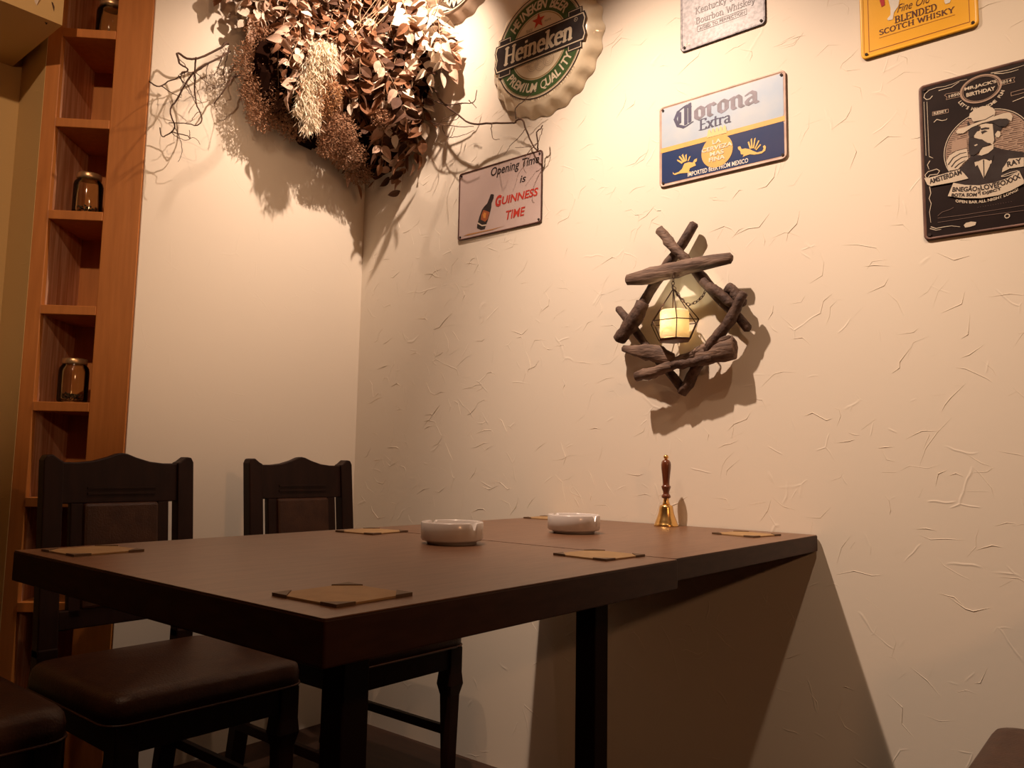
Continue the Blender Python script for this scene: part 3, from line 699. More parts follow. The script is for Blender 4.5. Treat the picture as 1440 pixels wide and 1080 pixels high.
GU={
 'bottle': [(-.0256,.1292),(-.0197,.1259),(-.0208,.1151),(-.0292,.0995),(-.0298,.0858),(-.0372,.063),(-.0476,.0373),(-.0561,.0199),(-.072,.0203),(-.0895,.0294),(-.0885,.0414),(-.0801,.0643),(-.0693,.0866),(-.0596,.0952),(-.0472,.1031),(-.0387,.1188),(-.0336,.1299)],
 'blabel': [(-.0625,.0846),(-.0352,.0713),(-.0435,.0504),(-.0546,.0438),(-.0738,.0544),(-.0711,.0695)],
 'bband': [(-.0864,.048),(-.0679,.0359),(-.0475,.0339),(-.0488,.0299),(-.0677,.0313),(-.0886,.0442)],
 'bemb': [(-.0591,.0759),(-.0499,.0707),(-.0526,.0556),(-.0617,.0573),(-.0643,.0682)],
 'ground': [(-.1503,.0138),(-.127,.0168),(-.0809,.0156),(-.027,.0146),(.0298,.0156),(-.0269,.0112),(-.0808,.0121),(-.1268,.0114)],
}
YE={
 'legL': [(-.0572,.1263),(-.0339,.1175),(-.0367,.1025),(-.0464,.0901),(-.0492,.0751),(-.0586,.0759),(-.0608,.0804),(-.0536,.0874),(-.0531,.1033)],
 'legR': [(.055,.0837),(.0679,.0788),(.0655,.072),(.0568,.0717),(.0548,.0776)],
 'coat': [(-.076,.1335),(-.0656,.1295),(-.0646,.1156),(-.0718,.113)],
 'line': [(-.1019,.1433),(-.1034,.0162),(.0996,.0137),(.0994,.0668)],
 'finescr': [(.029,.0936),(.0342,.0916),(.0339,.0813),(.0286,.0807)],
}

LBR={
 'L1': [(-0.618, 2.164), (-0.635, 2.153), (-0.656, 2.125), (-0.725, 2.071), (-0.766, 2.074), (-0.773, 2.048), (-0.77, 2.028), (-0.742, 2.026), (-0.758, 2.011)],
 'L2': [(-0.616, 2.136), (-0.678, 2.074), (-0.722, 2.026), (-0.761, 1.932), (-0.785, 1.892), (-0.786, 1.86), (-0.773, 1.839), (-0.78, 1.821), (-0.797, 1.807), (-0.813, 1.825)],
 'L3': [(-0.725, 2.071), (-0.717, 2.029), (-0.704, 1.959), (-0.692, 1.915), (-0.694, 1.888), (-0.708, 1.866), (-0.739, 1.866), (-0.78, 1.855)],
 'L4': [(-0.851, 1.948), (-0.816, 1.951), (-0.792, 1.974), (-0.765, 1.996), (-0.763, 2.009), (-0.722, 2.029), (-0.678, 2.073)],
 'L5': [(-0.519, 2.115), (-0.543, 2.095), (-0.595, 2.065), (-0.616, 2.031), (-0.636, 1.988), (-0.646, 1.962)],
 'L6': [(-0.809, 1.955), (-0.785, 1.941), (-0.761, 1.931)],
 'L7': [(-0.766, 2.003), (-0.759, 1.98), (-0.74, 1.974), (-0.717, 1.954), (-0.703, 1.943)],
 'L8': [(-0.78, 1.821), (-0.741, 1.824), (-0.72, 1.826), (-0.714, 1.841), (-0.722, 1.851)],
 'L9': [(-0.623, 2.145), (-0.62, 2.113), (-0.62, 2.074), (-0.614, 2.049), (-0.645, 2.041), (-0.655, 2.016)],
 'L10': [(-0.631, 2.13), (-0.639, 2.082), (-0.646, 2.06), (-0.676, 2.035)],
}
RBR={
 'R1': [(0.226, 2.33), (0.238, 2.296), (0.26, 2.26), (0.352, 2.185), (0.397, 2.139), (0.422, 2.104), (0.46, 2.067), (0.516, 2.022), (0.579, 1.97), (0.639, 1.956), (0.713, 1.942), (0.753, 1.928), (0.776, 1.926), (0.8, 1.918), (0.808, 1.891), (0.82, 1.851), (0.84, 1.821), (0.851, 1.831), (0.855, 1.866), (0.872, 1.874), (0.868, 1.887)],
 'R2': [(0.394, 2.105), (0.46, 2.067), (0.542, 2.049), (0.577, 2.049), (0.591, 2.084)],
 'R3': [(0.776, 1.928), (0.784, 1.954), (0.814, 1.97), (0.844, 1.986), (0.866, 1.992)],
 'R4': [(0.29, 2.157), (0.336, 2.108), (0.353, 2.054), (0.397, 2.024), (0.44, 2.003), (0.509, 1.977), (0.588, 1.959)],
 'R4b': [(0.44, 2.003), (0.45, 1.972), (0.492, 1.948), (0.554, 1.935), (0.601, 1.939)],
 'R5': [(0.516, 2.022), (0.508, 2.004), (0.453, 2.006)],
 'R6': [(0.664, 1.949), (0.673, 1.92), (0.686, 1.888), (0.702, 1.886)],
 'R7': [(0.542, 2.049), (0.538, 2.036)],
 'R8': [(0.577, 2.045), (0.603, 2.015)],
}
TBR=[[(0.444, -0.456, 2.476), (0.444, -0.477, 2.444), (0.444, -0.471, 2.42), (0.444, -0.461, 2.398), (0.444, -0.452, 2.362), (0.444, -0.454, 2.344), (0.444, -0.475, 2.317), (0.444, -0.5, 2.3), (0.444, -0.518, 2.253)],
[(0.444, -0.549, 2.346), (0.444, -0.514, 2.381), (0.444, -0.485, 2.413), (0.444, -0.471, 2.42)],
[(0.536, -0.222, 2.373), (0.577, -0.222, 2.356), (0.611, -0.222, 2.356), (0.638, -0.222, 2.331)],
[(0.533, -0.222, 2.361), (0.539, -0.222, 2.319), (0.55, -0.222, 2.294), (0.591, -0.222, 2.289), (0.631, -0.222, 2.3)],
[(0.658, -0.222, 2.371), (0.615, -0.222, 2.347), (0.587, -0.222, 2.284), (0.562, -0.222, 2.244), (0.569, -0.222, 2.215), (0.589, -0.222, 2.204), (0.641, -0.222, 2.222)]]
# ------------------------------------------------------------------ metal signs on the plaster wall
def sign(name, xc, z0, w, h, label, plate, rim, rimw=.006, raise_=.0022, r=.010, holes=True):
    root = empty(name, (xc, -.0015, z0), label, 'sign')
    T = Matrix(((1, 0, 0, 0), (0, 0, -1, 0), (0, 1, 0, 0), (0, 0, 0, 1)))
    MB().prism(rrect(-w/2, w/2, 0, h, r), 0, .0020, T).build('plate', plate, root)
    o, i = rrect(-w/2, w/2, 0, h, r), rrect(-w/2+rimw, w/2-rimw, rimw, h-rimw, max(.001, r-rimw*.6))
    n = len(o); vs = []; fs = []
    for pts, y in ((o, 0), (o, -.0020-raise_*.6), ([((a[0]+b[0])/2, (a[1]+b[1])/2) for a, b in zip(o, i)], -.0020-raise_), (i, -.0021)):
        vs += [(p[0], y, p[1]) for p in pts]
    for k in range(3):
        for j in range(n): fs.append((k*n+j, k*n+(j+1) % n, (k+1)*n+(j+1) % n, (k+1)*n+j))
    MB().add(vs, fs, True).build('rim', rim, root)
    if holes:
        for sx in (-1, 1):
            for zz in (.011, h-.011):
                MB().prism(disc_poly(sx*(w/2-.011), zz, .0034, 12)[0], .0020, .0046, T).build('nail', M['hole'], root)
    return root
def lay(root, name, polys, m, k): return flat_build(name, polys, m, root, -.0022-.00035*k)
CREAM = ink(.80, .72, .56); BLACK = ink(.018, .010, .010); WHITE = ink(.82, .78, .70)

# -- lilac-grey opening time sign (its bird is a mascot and is left out; the bottle stays)
PL = mat('lilac_grey_sign_paint', (.50, .385, .36), .42, col2=(.56, .44, .41), scale=9, lo=.3, hi=.7)
RUST = mat('dark_rusty_sign_edge', (.055, .016, .012), .55, col2=(.12, .045, .03), scale=30)
s = sign('metal_sign', .661, 1.609, .347, .228, 'pale lilac-grey opening time sign with red lettering and a dark bottle', PL, RUST, .005)
RED = ink(.55, .035, .02, wear=.3)
lay(s, 'black_lettering', fit(font_polys('Opening Time', .22, .012), -.034, .161, .180, .217), BLACK, 1)
lay(s, 'black_lettering', fit(font_polys('is', .22, .012), .086, .110, .141, .163), BLACK, 1)
gu = fit(font_polys('G', .2, .05), -.013, .013, .083, .120)+fit(font_polys('UINNESS', .2, .025), .014, .159, .086, .112)
lay(s, 'red_lettering', gu, RED, 1)
lay(s, 'red_lettering', fit(font_polys('TIME', .2, .02), .032, .109, .034, .062), RED, 1)
lay(s, 'bottle_print', [GU['bottle']], BLACK, 1); lay(s, 'bottle_label', [GU['blabel']], ink(.38, .10, .03, wear=.4), 2)
lay(s, 'bottle_label_mark', [GU['bemb']], ink(.60, .24, .05), 3); lay(s, 'bottle_band', [GU['bband']], ink(.62, .52, .42), 2)
lay(s, 'ground_line', [GU['ground']], ink(.45, .22, .08), 1)

# -- blue and white beer sign
WORN = mat('worn_pinkish_sign_edge', (.42, .27, .22), .5, col2=(.60, .45, .36), scale=18)
s = sign('metal_sign', 1.4075, 1.629, .347, .225, 'pale blue and navy beer sign with a gold disc between two griffins', WORN, WORN, .005, .0018, .012)
W2 = .1665
lay(s, 'pale_field', [rrect(-W2, W2, .1075, .218, .006)], mat('pale_blue_sign_paint', (.32, .43, .57), .45, col2=(.45, .51, .56), scale=9), 1)
lay(s, 'navy_field', [rrect(-W2, W2, .009, .0965, .006)], mat('navy_sign_paint', (.008, .028, .115), .5, col2=(.045, .045, .11), scale=7, spec=.2, lo=.4, hi=.8), 1)
GOLD = ink(.74, .45, .12, wear=.2)
lay(s, 'gold_stripe', [[(-.1715, .0955), (.1715, .0955), (.1715, .1085), (-.1715, .1085)]], GOLD, 2)
lay(s, 'gold_disc', disc_poly(-.0075, .0625, .043), GOLD, 3)
cr = []
for k in range(5):
    x = -.028+k*.0105; cr += [[(x-.0055, .111), (x+.0055, .111), (x+.0035, .122), (x, .127), (x-.0035, .122)]]
lay(s, 'gold_crown', cr+[[(-.034, .104), (.020, .104), (.020, .112), (-.034, .112)]], ink(.80, .58, .26), 4)
lay(s, 'griffin', [GRL for GRL in (CO[k] for k in ('grifL_body', 'gw1', 'gw2', 'gw3', 'gw4', 'gw5'))], ink(.78, .50, .14), 3)
lay(s, 'griffin', [CO[k] for k in ('grifR_body', 'hw1', 'hw2', 'hw3', 'hw4', 'hw5')], ink(.78, .50, .14), 3)
bl = lambda t: nib_polys(t, BL, .085, .03, 22)
NAVY = ink(.055, .055, .13, wear=.5); GREYB = ink(.24, .22, .28, wear=.5)
lay(s, 'blackletter_word', fit(nib_polys('C', BL, .055, .02, 20), -.131, -.072, .148, .214), NAVY, 2)
lay(s, 'blackletter_word', fit(bl('orona'), -.071, .107, .159, .197), GREYB, 2)
lay(s, 'serif_word', fit(nib_polys('Extra', GL, .075, .025), -.058, .032, .129, .160), NAVY, 2)
PALE = ink(.78, .72, .55)
tx = []
for t, hw, z in (('LA', .012, .0825), ('CERVEZA', .042, .0665), ('MAS', .019, .0515), ('FINA', .022, .0370)):
    tx += fit(font_polys(t, 0, .03), -.0075-hw, -.0075+hw, z, z+.0115)
lay(s, 'disc_lettering', tx, PALE, 5)
lay(s, 'white_lettering', fit(font_polys('IMPORTED BEER FROM MEXICO', 0, .02), -.090, .0755, .0125, .0245), WHITE, 2)

# -- silver speckled whiskey sign, bottom part in view
SIL = mat('speckled_silver_sign_paint', (.11, .095, .11), .42, .0, col2=(.29, .265, .29), scale=120, detail=2, lo=.35, hi=.62)
s = sign('metal_sign', 1.4155, 1.990, .234, .345, 'silver speckled whiskey sign cut by the top of the picture', SIL, SIL, .005, .0015, .011)
GREY = ink(.13, .10, .11, wear=.6)
lay(s, 'serif_lettering', fit(nib_polys('Kentucky Straight', GL, .06, .02), -.0735, .096, .088, .112)+fit(nib_polys('Bourbon Whiskey', GL, .06, .02), -.0735, .092, .060, .083), GREY, 1)
fr = []
for a, b in (((-.068, .0425), (.068, .0425)), ((.068, .0425), (.068, .0575)), ((.068, .0575), (-.068, .0575)), ((-.068, .0575), (-.068, .0425))): fr += stroke_polys([a, b], .0012)
lay(s, 'framed_lettering', fr+fit(font_polys('AGED TO PERFECTION', 0, .015), -.063, .063, .0458, .0542), GREY, 1)
lay(s, 'small_print', fit(font_polys('35 ml', .3, .02), -.107, -.088, .012, .022), WHITE, 1)

# -- yellow whisky sign, bottom part in view
YEL = mat('golden_yellow_sign_paint', (.84, .43, .025), .34, col2=(.90, .49, .04), scale=8)
s = sign('metal_sign', 1.8745, 1.819, .236, .352, 'golden yellow scotch whisky sign cut by the top of the picture', YEL, YEL, .0075, .0030, .012)
BR = ink(.10, .025, .012)
lay(s, 'border_line', stroke_polys([(-.101, .34), (-.101, .0155), (.101, .0155), (.101, .34)], .0011), ink(.35, .09, .02), 1)
lay(s, 'serif_lettering', fit(nib_polys('BLENDED', GL, .075, .024), -.046, .040, .064, .0805)+fit(nib_polys('SCOTCH WHISKY', GL, .075, .024), -.0785, .0745, .0475, .0605), BR, 1)
lay(s, 'script_lettering', fit(font_polys('Fine Old', .45, -.004), -.040, .030, .0875, .106), BR, 1)
lay(s, 'underline', stroke_polys([(-.079, .0415), (.074, .0415)], .0010), ink(.42, .17, .02), 1)
lay(s, 'white_legs_print', [YE['legL'], YE['legR'], [(-.034, .117), (-.010, .117), (-.006, .145), (-.050, .150), (-.058, .126)]], WHITE, 2)
lay(s, 'red_coat_print', [YE['coat']], ink(.50, .02, .02), 2)

# -- black poster sign of a man in a hat
BLK = mat('black_sign_paint', (.014, .008, .008), .42, col2=(.022, .013, .012), scale=10, spec=.2)
EDGE = mat('brown_worn_sign_edge', (.075, .032, .025), .5, col2=(.16, .08, .06), scale=26)
s = sign('metal_sign', 1.9855, 1.375, .225, .346, 'black vintage birthday poster sign of a moustached man in a hat', BLK, EDGE, .0055, .0018, .010)
INKW = ink(.62, .54, .43); TAN = ink(.40, .28, .21); DK = ink(.022, .012, .012)
C0 = (.011, .178)
lay(s, 'portrait_ring', ring_poly(C0[0], C0[1], .0800, .0785, 56, sx=1.0), INKW, 1)
lay(s, 'portrait_ground', disc_poly(C0[0], C0[1], .0765, 56), TAN, 1)
rg = random.Random(5); ht = []
for k in range(34):
    z = .108+k*.0042; hw = math.sqrt(max(0, .0755**2-(z-C0[1])**2)); x = C0[0]-hw
    while x < C0[0]+hw:
        l = rg.uniform(.012, .035); x2 = min(C0[0]+hw, x+l); ht += stroke_polys([(x, z+rg.uniform(-.0005, .0005)), (x2, z+rg.uniform(-.001, .001))], rg.uniform(.0008, .0016), .0004); x = x2+.003
lay(s, 'portrait_hatching', ht, ink(.10, .055, .045), 2)
lay(s, 'coat_print', [JL['body']], DK, 3)
lay(s, 'hair_print', [JU['hair'], JU['shade'], [(-.021, .243), (-.014, .2275), (-.0205, .226), (-.0225, .236)]], DK, 4)
lay(s, 'face_print', [JU['face'], JU['cheek'], JU['ear']], INKW, 5)
lay(s, 'beard_print', [JU['beard'], JU['brow'], JU['eye']], DK, 6)
lay(s, 'mouth_print', [JU['mouth']], INKW, 7)
lay(s, 'hat_print', [JU['hat_crown'], JU['hat_brim']], INKW, 6)
lay(s, 'hat_shade_print', [JU['hatshade']]+stroke_polys([(-.012, .2375), (.010, .2365), (.026, .2425)], .0012), DK, 7)
lay(s, 'hand_print', [JL['hand']], INKW, 5)
lay(s, 'glass_print', [JL['glass']], TAN, 4)
fl = []
for k in ('f1', 'f2', 'f3'): fl += stroke_polys(JL[k], .0022, .0010)
lay(s, 'finger_lines', fl, DK, 6)
lay(s, 'shirt_print', [JL['shirt'], JL['collarL'], JL['collarR']], INKW, 5)
lay(s, 'bow_tie_print', [JL['bow'], JL['tie']], DK, 6)
lay(s, 'banner_print', [JL['bannerA'], JL['bannerM'], JL['bannerR']], INKW, 7)
cl = []
for k in ('curlA', 'foldR'): cl += stroke_polys(JL[k]+[JL[k][0]], .0014)
lay(s, 'banner_curl', cl, INKW, 7)
def along(t, p0, p1, h, bold=.03, sag=0., shear=0.):
    out = fit(font_polys(t, shear, bold), 0, 1, 0, h); d = Vector(p1)-Vector(p0); n = Vector((-d.y, d.x)).normalized()
    return [[tuple(Vector(p0)+d*x+n*(y-sag*4*x*(1-x))) for x, y in q] for q in out]
for t in (along('AMSTERDAM', (-.097, .1215), (-.036, .1295), .0115, .03), along('RAY', (.046, .1265), (.071, .1290), .011), along('BNEGÃO', (-.0555, .0955), (-.010, .0875), .0125, .03), along('LOVEFOXXX', (-.002, .0875), (.068, .0985), .0115, .03, .0045),
          along('BOTA SOM', (-.0575, .0850), (-.011, .0765), .0075, .04), along('DJ', (-.008, .0775), (-.0035, .0775), .0165, .04), along('DJECT', (0, .0765), (.034, .0800), .0075, .04, .001)): lay(s, 'banner_lettering', t, DK, 8)
lay(s, 'slogan_lettering', along('OPEN BAR ALL NIGHT LONG!', (-.050, .0725), (.062, .0735), .0062, .035, .0115), INKW, 2)
lay(s, 'badge_oval', ring_poly(.0045, .306, .0385, .0350, 48, sx=1.0)[:0]+[[(.0045+q[0]*1.0, .306+q[1]*.78) for q in p] for p in ring_poly(0, 0, .0385, .0345, 48)]+[[(.0045+q[0], .306+q[1]*.78) for q in p] for p in ring_poly(0, 0, .0332, .0322, 48)], TAN, 2)
lay(s, 'badge_lettering', along("MR.JACK'S", (-.025, .3085), (.034, .3085), .0090, .04)+along('BIRTHDAY', (-.022, .2955), (.031, .2955), .0085, .04), INKW, 2)
lay(s, 'badge_slogan', on_arc("LET'S HAVE SOME FUN", .0045, .306, .0455, 270, 7.2, .0062, False, 0, .04), INKW, 2)
bn = []
for k in ('ban1', 'ban2', 'reset'): bn += stroke_polys(JU[k]+[JU[k][0]], .0009)
bn += stroke_polys([(.058, .2745), (.090, .2755), (.090, .2830), (.058, .2820), (.058, .2745)], .0009)
lay(s, 'ribbon_outline', bn, TAN, 2)
lay(s, 'ribbon_lettering', along('1850', (-.055, .3035), (-.034, .3035), .0062)+along('2014', (.039, .3045), (.060, .3045), .0062)+along('RESET', (-.085, .2735), (-.059, .2735), .0060), INKW, 2)
for k in ('swirl1', 'swirl2', 'swirl3', 'swirl4', 'swash1', 'side1', 'side2', 'side3', 'bot1', 'bot2'): lay(s, 'scroll_ornament', stroke_polys(JU.get(k) or JL[k], .0017, .0008), INKW, 2)
for k in ('line1', 'line2'): lay(s, 'border_line', stroke_polys(JU[k], .0009), INKW, 2)
lay(s, 'border_line', stroke_polys([(.0985, .31), (.0985, .05)], .0012), INKW, 2); lay(s, 'scroll_ornament', stroke_polys([(.060, .262), (.080, .266), (.092, .258)], .0014), INKW, 2)
fa = []
for k in ('lineb1', 'lineb2', 'sig'): fa += stroke_polys(JL[k], .0009)
fa += fit(font_polys('. . . . . . . . . . . . . .', 0, .02), -.010, .050, .0530, .0540)
lay(s, 'faint_print', fa, ink(.17, .11, .09), 2)
lay(s, 'oval_mark', [JL['oval']]+ring_poly(.0411, .0252, .0050, .0032, 20), INKW, 2)

# -- bottle cap signs
def cap_sign(xc, zc, R, depth, label):
    root = empty('bottle_cap_sign', (xc, -.001, zc-R), label, 'sign'); N = 21*8; vs = []; fs = []
    prof = [(.0, -depth-.001, 0), (.60, -depth-.0006, 0), (.795, -depth, 0), (.832, -depth+.0015, .0), (.862, -depth+.006, .15), (.885, -depth*.78, .55), (.925, -depth*.50, .9), (.965, -depth*.24, 1), (.995, -depth*.06, 1), (1.0, 0, 1)]
    for r, y, amp in prof:
        for k in range(N):
            t = 2*PI*k/N; c = math.cos(21*t); wv = (abs(c)**.7*(1 if c > 0 else -1))
            q = R*(r+amp*.022*wv)
            vs.append((q*math.cos(t), y, R+q*math.sin(t)))
    for i in range(len(prof)-1):
        for k in range(N): fs.append((i*N+k, i*N+(k+1) % N, (i+1)*N+(k+1) % N, (i+1)*N+k))
    return root, MB().add(vs, fs, True)
CAPM = mat('cream_enamel', (.82, .70, .50), .30, col2=(.88, .77, .57), scale=10, coat=.4)
R0 = .2095; DEP = .038
s, mb = cap_sign(.842, 2.150, R0, DEP, 'large cream and green bottle-cap sign with a red star and black banner')
mb.build('cap_shell', CAPM, s)
def lc(name, polys, m, k): return flat_build(name, [[(p[0], p[1]+R0) for p in q] for q in polys], m, s, -DEP-.0016-.0004*k)
GREEN = ink(.050, .105, .030, .3); CAPW = ink(.80, .70, .52, .3)
lc('outer_line', ring_poly(0, 0, .1655, .1620, 90), BLACK, 0); lc('inner_line', ring_poly(0, 0, .1570, .1555, 90), ink(.30, .25, .13), 0)
lc('green_ring', ring_poly(0, 0, .1540, .1060, 90), GREEN, 0); lc('gold_line', ring_poly(0, 0, .1030, .1005, 80), ink(.45, .32, .12), 0)
lc('ring_lettering', on_arc('HEINEKEN BEER', 0, 0, .1155, 90, 8.0, .0290, True, .12, .03, .82), CAPW, 1)
lc('ring_lettering', on_arc('PREMIUM QUALITY', 0, 0, .1430, 271, 8.2, .0270, False, .12, .03, .82), CAPW, 1)
lc('rim_lettering', on_arc('BREWED WITH NATURAL INGREDIENTS', 0, 0, .1725, 275, 3.0, .0075, False, 0, 0), ink(.22, .16, .10), 0)
st = []
for k in range(10):
    a = PI/2+k*PI/5; r = .026 if k % 2 == 0 else .0105; st.append((-.002+r*math.cos(a), .080+r*math.sin(a)))
lc('red_star', [st], ink(.62, .055, .015), 1)
lc('small_script', fit(font_polys('TRADE', .3, .0), -.050, -.024, .054, .064)+fit(font_polys('MARK', .1, .0), .022, .046, .066, .074), ink(.25, .17, .08), 1)
md = []
for dx in (-.030, 0, .030): md += ring_poly(dx+.008, -.062+abs(dx)*.2, .020, .0188, 26)+ring_poly(dx+.008, -.062+abs(dx)*.2, .014, .0132, 24)+ring_poly(dx+.008, -.062+abs(dx)*.2, .008, .0072, 18)
lc('medal_print', md, ink(.50, .42, .31), 1)
def banner(g, z=.004):
    return [[(-.170+g, z-.046+g), (-.060, z-.046+g), (.060, z-.046+g), (.170-g, z-.046+g), (.176-g, z-.024), (.170-g, z), (.176-g, z+.024), (.170-g, z+.046-g), (-.170+g, z+.046-g), (-.176+g, z+.024), (-.170+g, z), (-.176+g, z-.024)]]
def tabs(g):
    return [[(sx*(.108+g), sz*.030+.004), (sx*(.160-g), sz*.030+.004), (sx*(.160-g), sz*(.064-g)+.004), (sx*(.108+g), sz*(.064-g)+.004)] for sx in (-1, 1) for sz in (-1, 1)]
for g_, m_, k_ in ((0, BLACK, 2), (.003, CAPW, 3), (.0055, BLACK, 4)):
    for t in tabs(g_): lc('banner_tail', [t], m_, k_)
lc('banner_border', banner(0), BLACK, 5); lc('banner_border', banner(.004), CAPW, 6); lc('banner_field', banner(.0075), BLACK, 7)
lc('banner_lettering', fit(nib_polys('Heineken', GL, .088, .040, 6, .045, .09), -.136, .126, -.026, .036, skew=.006), CAPW, 8)
lc('registered_mark', ring_poly(.139, .032, .0065, .0054, 20)+fit(font_polys('R'), .1365, .1415, .0295, .0350), CAPW, 8)
R0 = .186; DEP = .036
CAPD = mat('grey_brown_enamel', (.30, .21, .15), .35, col2=(.40, .30, .22), scale=10)
s, mb = cap_sign(.462, 2.560, R0, DEP, 'dark bottle-cap sign cut by the top edge above the dried leaves')
mb.build('cap_shell', CAPD, s)
lc('dark_face', disc_poly(0, 0, .152, 60), BLACK, 0); lc('pale_line', ring_poly(0, 0, .1565, .1530, 80), CAPW, 0)
lc('face_lettering', on_arc('BREWERY', 0, 0, .146, 272, 15, .036, False, .1, .04), CAPW, 1)

# ------------------------------------------------------------------ dried flower arrangement hung in the corner
W0 = Vector((.14, -.16, 1.78))
def _curve(s, d, R):
    """walk round the corner, d off the walls, with the corner itself rounded by R; s<0 along the left wall, s>0 along the right"""
    q = R*(2-PI/2)/2                       # length saved by rounding, per side
    h = R*PI/4
    if s < -h: return Vector((d, -(d+R)-(-s-h), 0)), Vector((1, 0, 0))
    if s > h: return Vector((d+R+(s-h), -d, 0)), Vector((0, -1, 0))
    t = PI+(-PI/4-s/R); c = Vector((d+R, -d-R, 0)); e = Vector((math.cos(t), math.sin(t), 0))
    e = Vector((math.cos(PI*3/4-s/R), math.sin(PI*3/4-s/R), 0)); return c+e*R, -e
WD = Vector((.66063, .75071, 0)); WN = Vector((.75071, -.66063, 0))
def WP(u, z, o):
    """point of the bunch: u along it round the corner, z height, o out towards the room; kept clear of both walls"""
    k = max(0., min(1., (z-1.80)/.40)); d = .030+.045*k+max(-.02, o*.70); R = .10+.16*k
    p, n = _curve(u*(USC if u > 0 else 1.17)+UOF, max(.012, d), R); p.z = z+.085*(1-.7*k)*math.exp(-((u-.03)/.17)**2)-.02
    p.x = max(p.x, .014); p.y = min(p.y, -.014); return p-W0
USC, UOF = 1.28, -.05
fl = empty('dried_flower_swag', W0, 'big hanging bunch of dried leaves, moss and pampas in the corner', 'dried flowers')
rg = random.Random(21)
def inside(u, z):
    poly = [(-.40, 2.55), (-.395, 2.329), (-.383, 2.188), (-.381, 2.071), (-.347, 1.946), (-.31, 1.95), (-.206, 1.912), (-.117, 1.885), (-.06, 1.85), (-.04, 1.815), (.041, 1.804), (.118, 1.812), (.176, 1.779), (.200, 1.863), (.255, 1.964), (.25, 2.059), (.25, 2.129), (.330, 2.190), (.34, 2.29), (.26, 2.34), (.22, 2.55)]
    c = False; n = len(poly)
    for i in range(n):
        (x1, y1), (x2, y2) = poly[i], poly[i-1]
        if (y1 > z) != (y2 > z) and u < (x2-x1)*(z-y1)/(y2-y1)+x1: c = not c
    return c
# near-black filler, the shade between the leaves put into its colour
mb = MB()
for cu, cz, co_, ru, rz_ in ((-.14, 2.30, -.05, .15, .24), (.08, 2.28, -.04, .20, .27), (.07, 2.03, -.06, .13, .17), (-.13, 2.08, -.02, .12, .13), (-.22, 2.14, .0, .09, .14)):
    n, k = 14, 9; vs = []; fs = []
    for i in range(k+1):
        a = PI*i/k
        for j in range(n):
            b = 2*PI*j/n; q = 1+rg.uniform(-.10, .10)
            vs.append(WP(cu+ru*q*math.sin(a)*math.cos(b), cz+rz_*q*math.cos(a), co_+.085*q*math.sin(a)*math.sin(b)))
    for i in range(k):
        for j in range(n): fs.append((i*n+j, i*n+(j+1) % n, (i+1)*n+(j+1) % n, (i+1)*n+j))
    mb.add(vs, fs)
o = mb.build('gap_shade_filler', M['core'], fl); o['kind'] = 'stuff'

def leaf_mesh(name, m, wd, curl, fold, seed, tip=1.5):
    r_ = random.Random(seed); mb = MB(); n = 6; vs = []; fs = []
    for i in range(n+1):
        t = i/n; w_ = wd*math.sin(PI*min(1, (t*.97+.03))**(.75 if tip > 1 else 1))**.8*(1-.15*t)
        if i == n: w_ = wd*.04
        z = -curl*t*t; 
        for sgn in (-1, 0, 1): vs.append((sgn*w_*.5, t, z+(fold*w_*abs(sgn))+r_.uniform(-.01, .01)))
    for i in range(n):
        for k in range(2): fs.append((i*3+k, i*3+k+1, i*3+k+4, i*3+k+3))
    mb.add(vs, fs, True); return mb.mesh(name, m)
LM = {}
for key in 'abcd':
    LM[key] = [leaf_mesh('leaf', M['leaf_'+key], wd, cu, fo, 3+i, tp) for i, (wd, cu, fo, tp) in enumerate([(.62, .25, .25, 1.5), (.72, .10, .12, .8), (.55, .45, .4, 1.6), (.66, -.2, .2, 1.2)])]
def leaf_matrix(p, d, L, roll):
    d = d.normalized(); a = d.orthogonal().normalized(); a = Matrix.Rotation(roll, 3, d) @ a; b = a.cross(d)
    return Matrix(((a.x*L, d.x*L, b.x*L, p.x), (a.y*L, d.y*L, b.y*L, p.y), (a.z*L, d.z*L, b.z*L, p.z), (0, 0, 0, 1)))
def facing(p, d, L, face, tw):
    """leaf along d whose flat side looks towards face, turned by tw about its own stalk"""
    d = d.normalized(); nz = face-d*face.dot(d)
    if nz.length < 1e-3: nz = d.orthogonal()
    nz = Matrix.Rotation(tw, 3, d) @ nz.normalized(); a = d.cross(nz)
    return Matrix(((a.x*L, d.x*L, nz.x*L, p.x), (a.y*L, d.y*L, nz.y*L, p.y), (a.z*L, d.z*L, nz.z*L, p.z), (0, 0, 0, 1)))
leaves = []; stems = MB()
TOP = (.02, 2.62, .0)
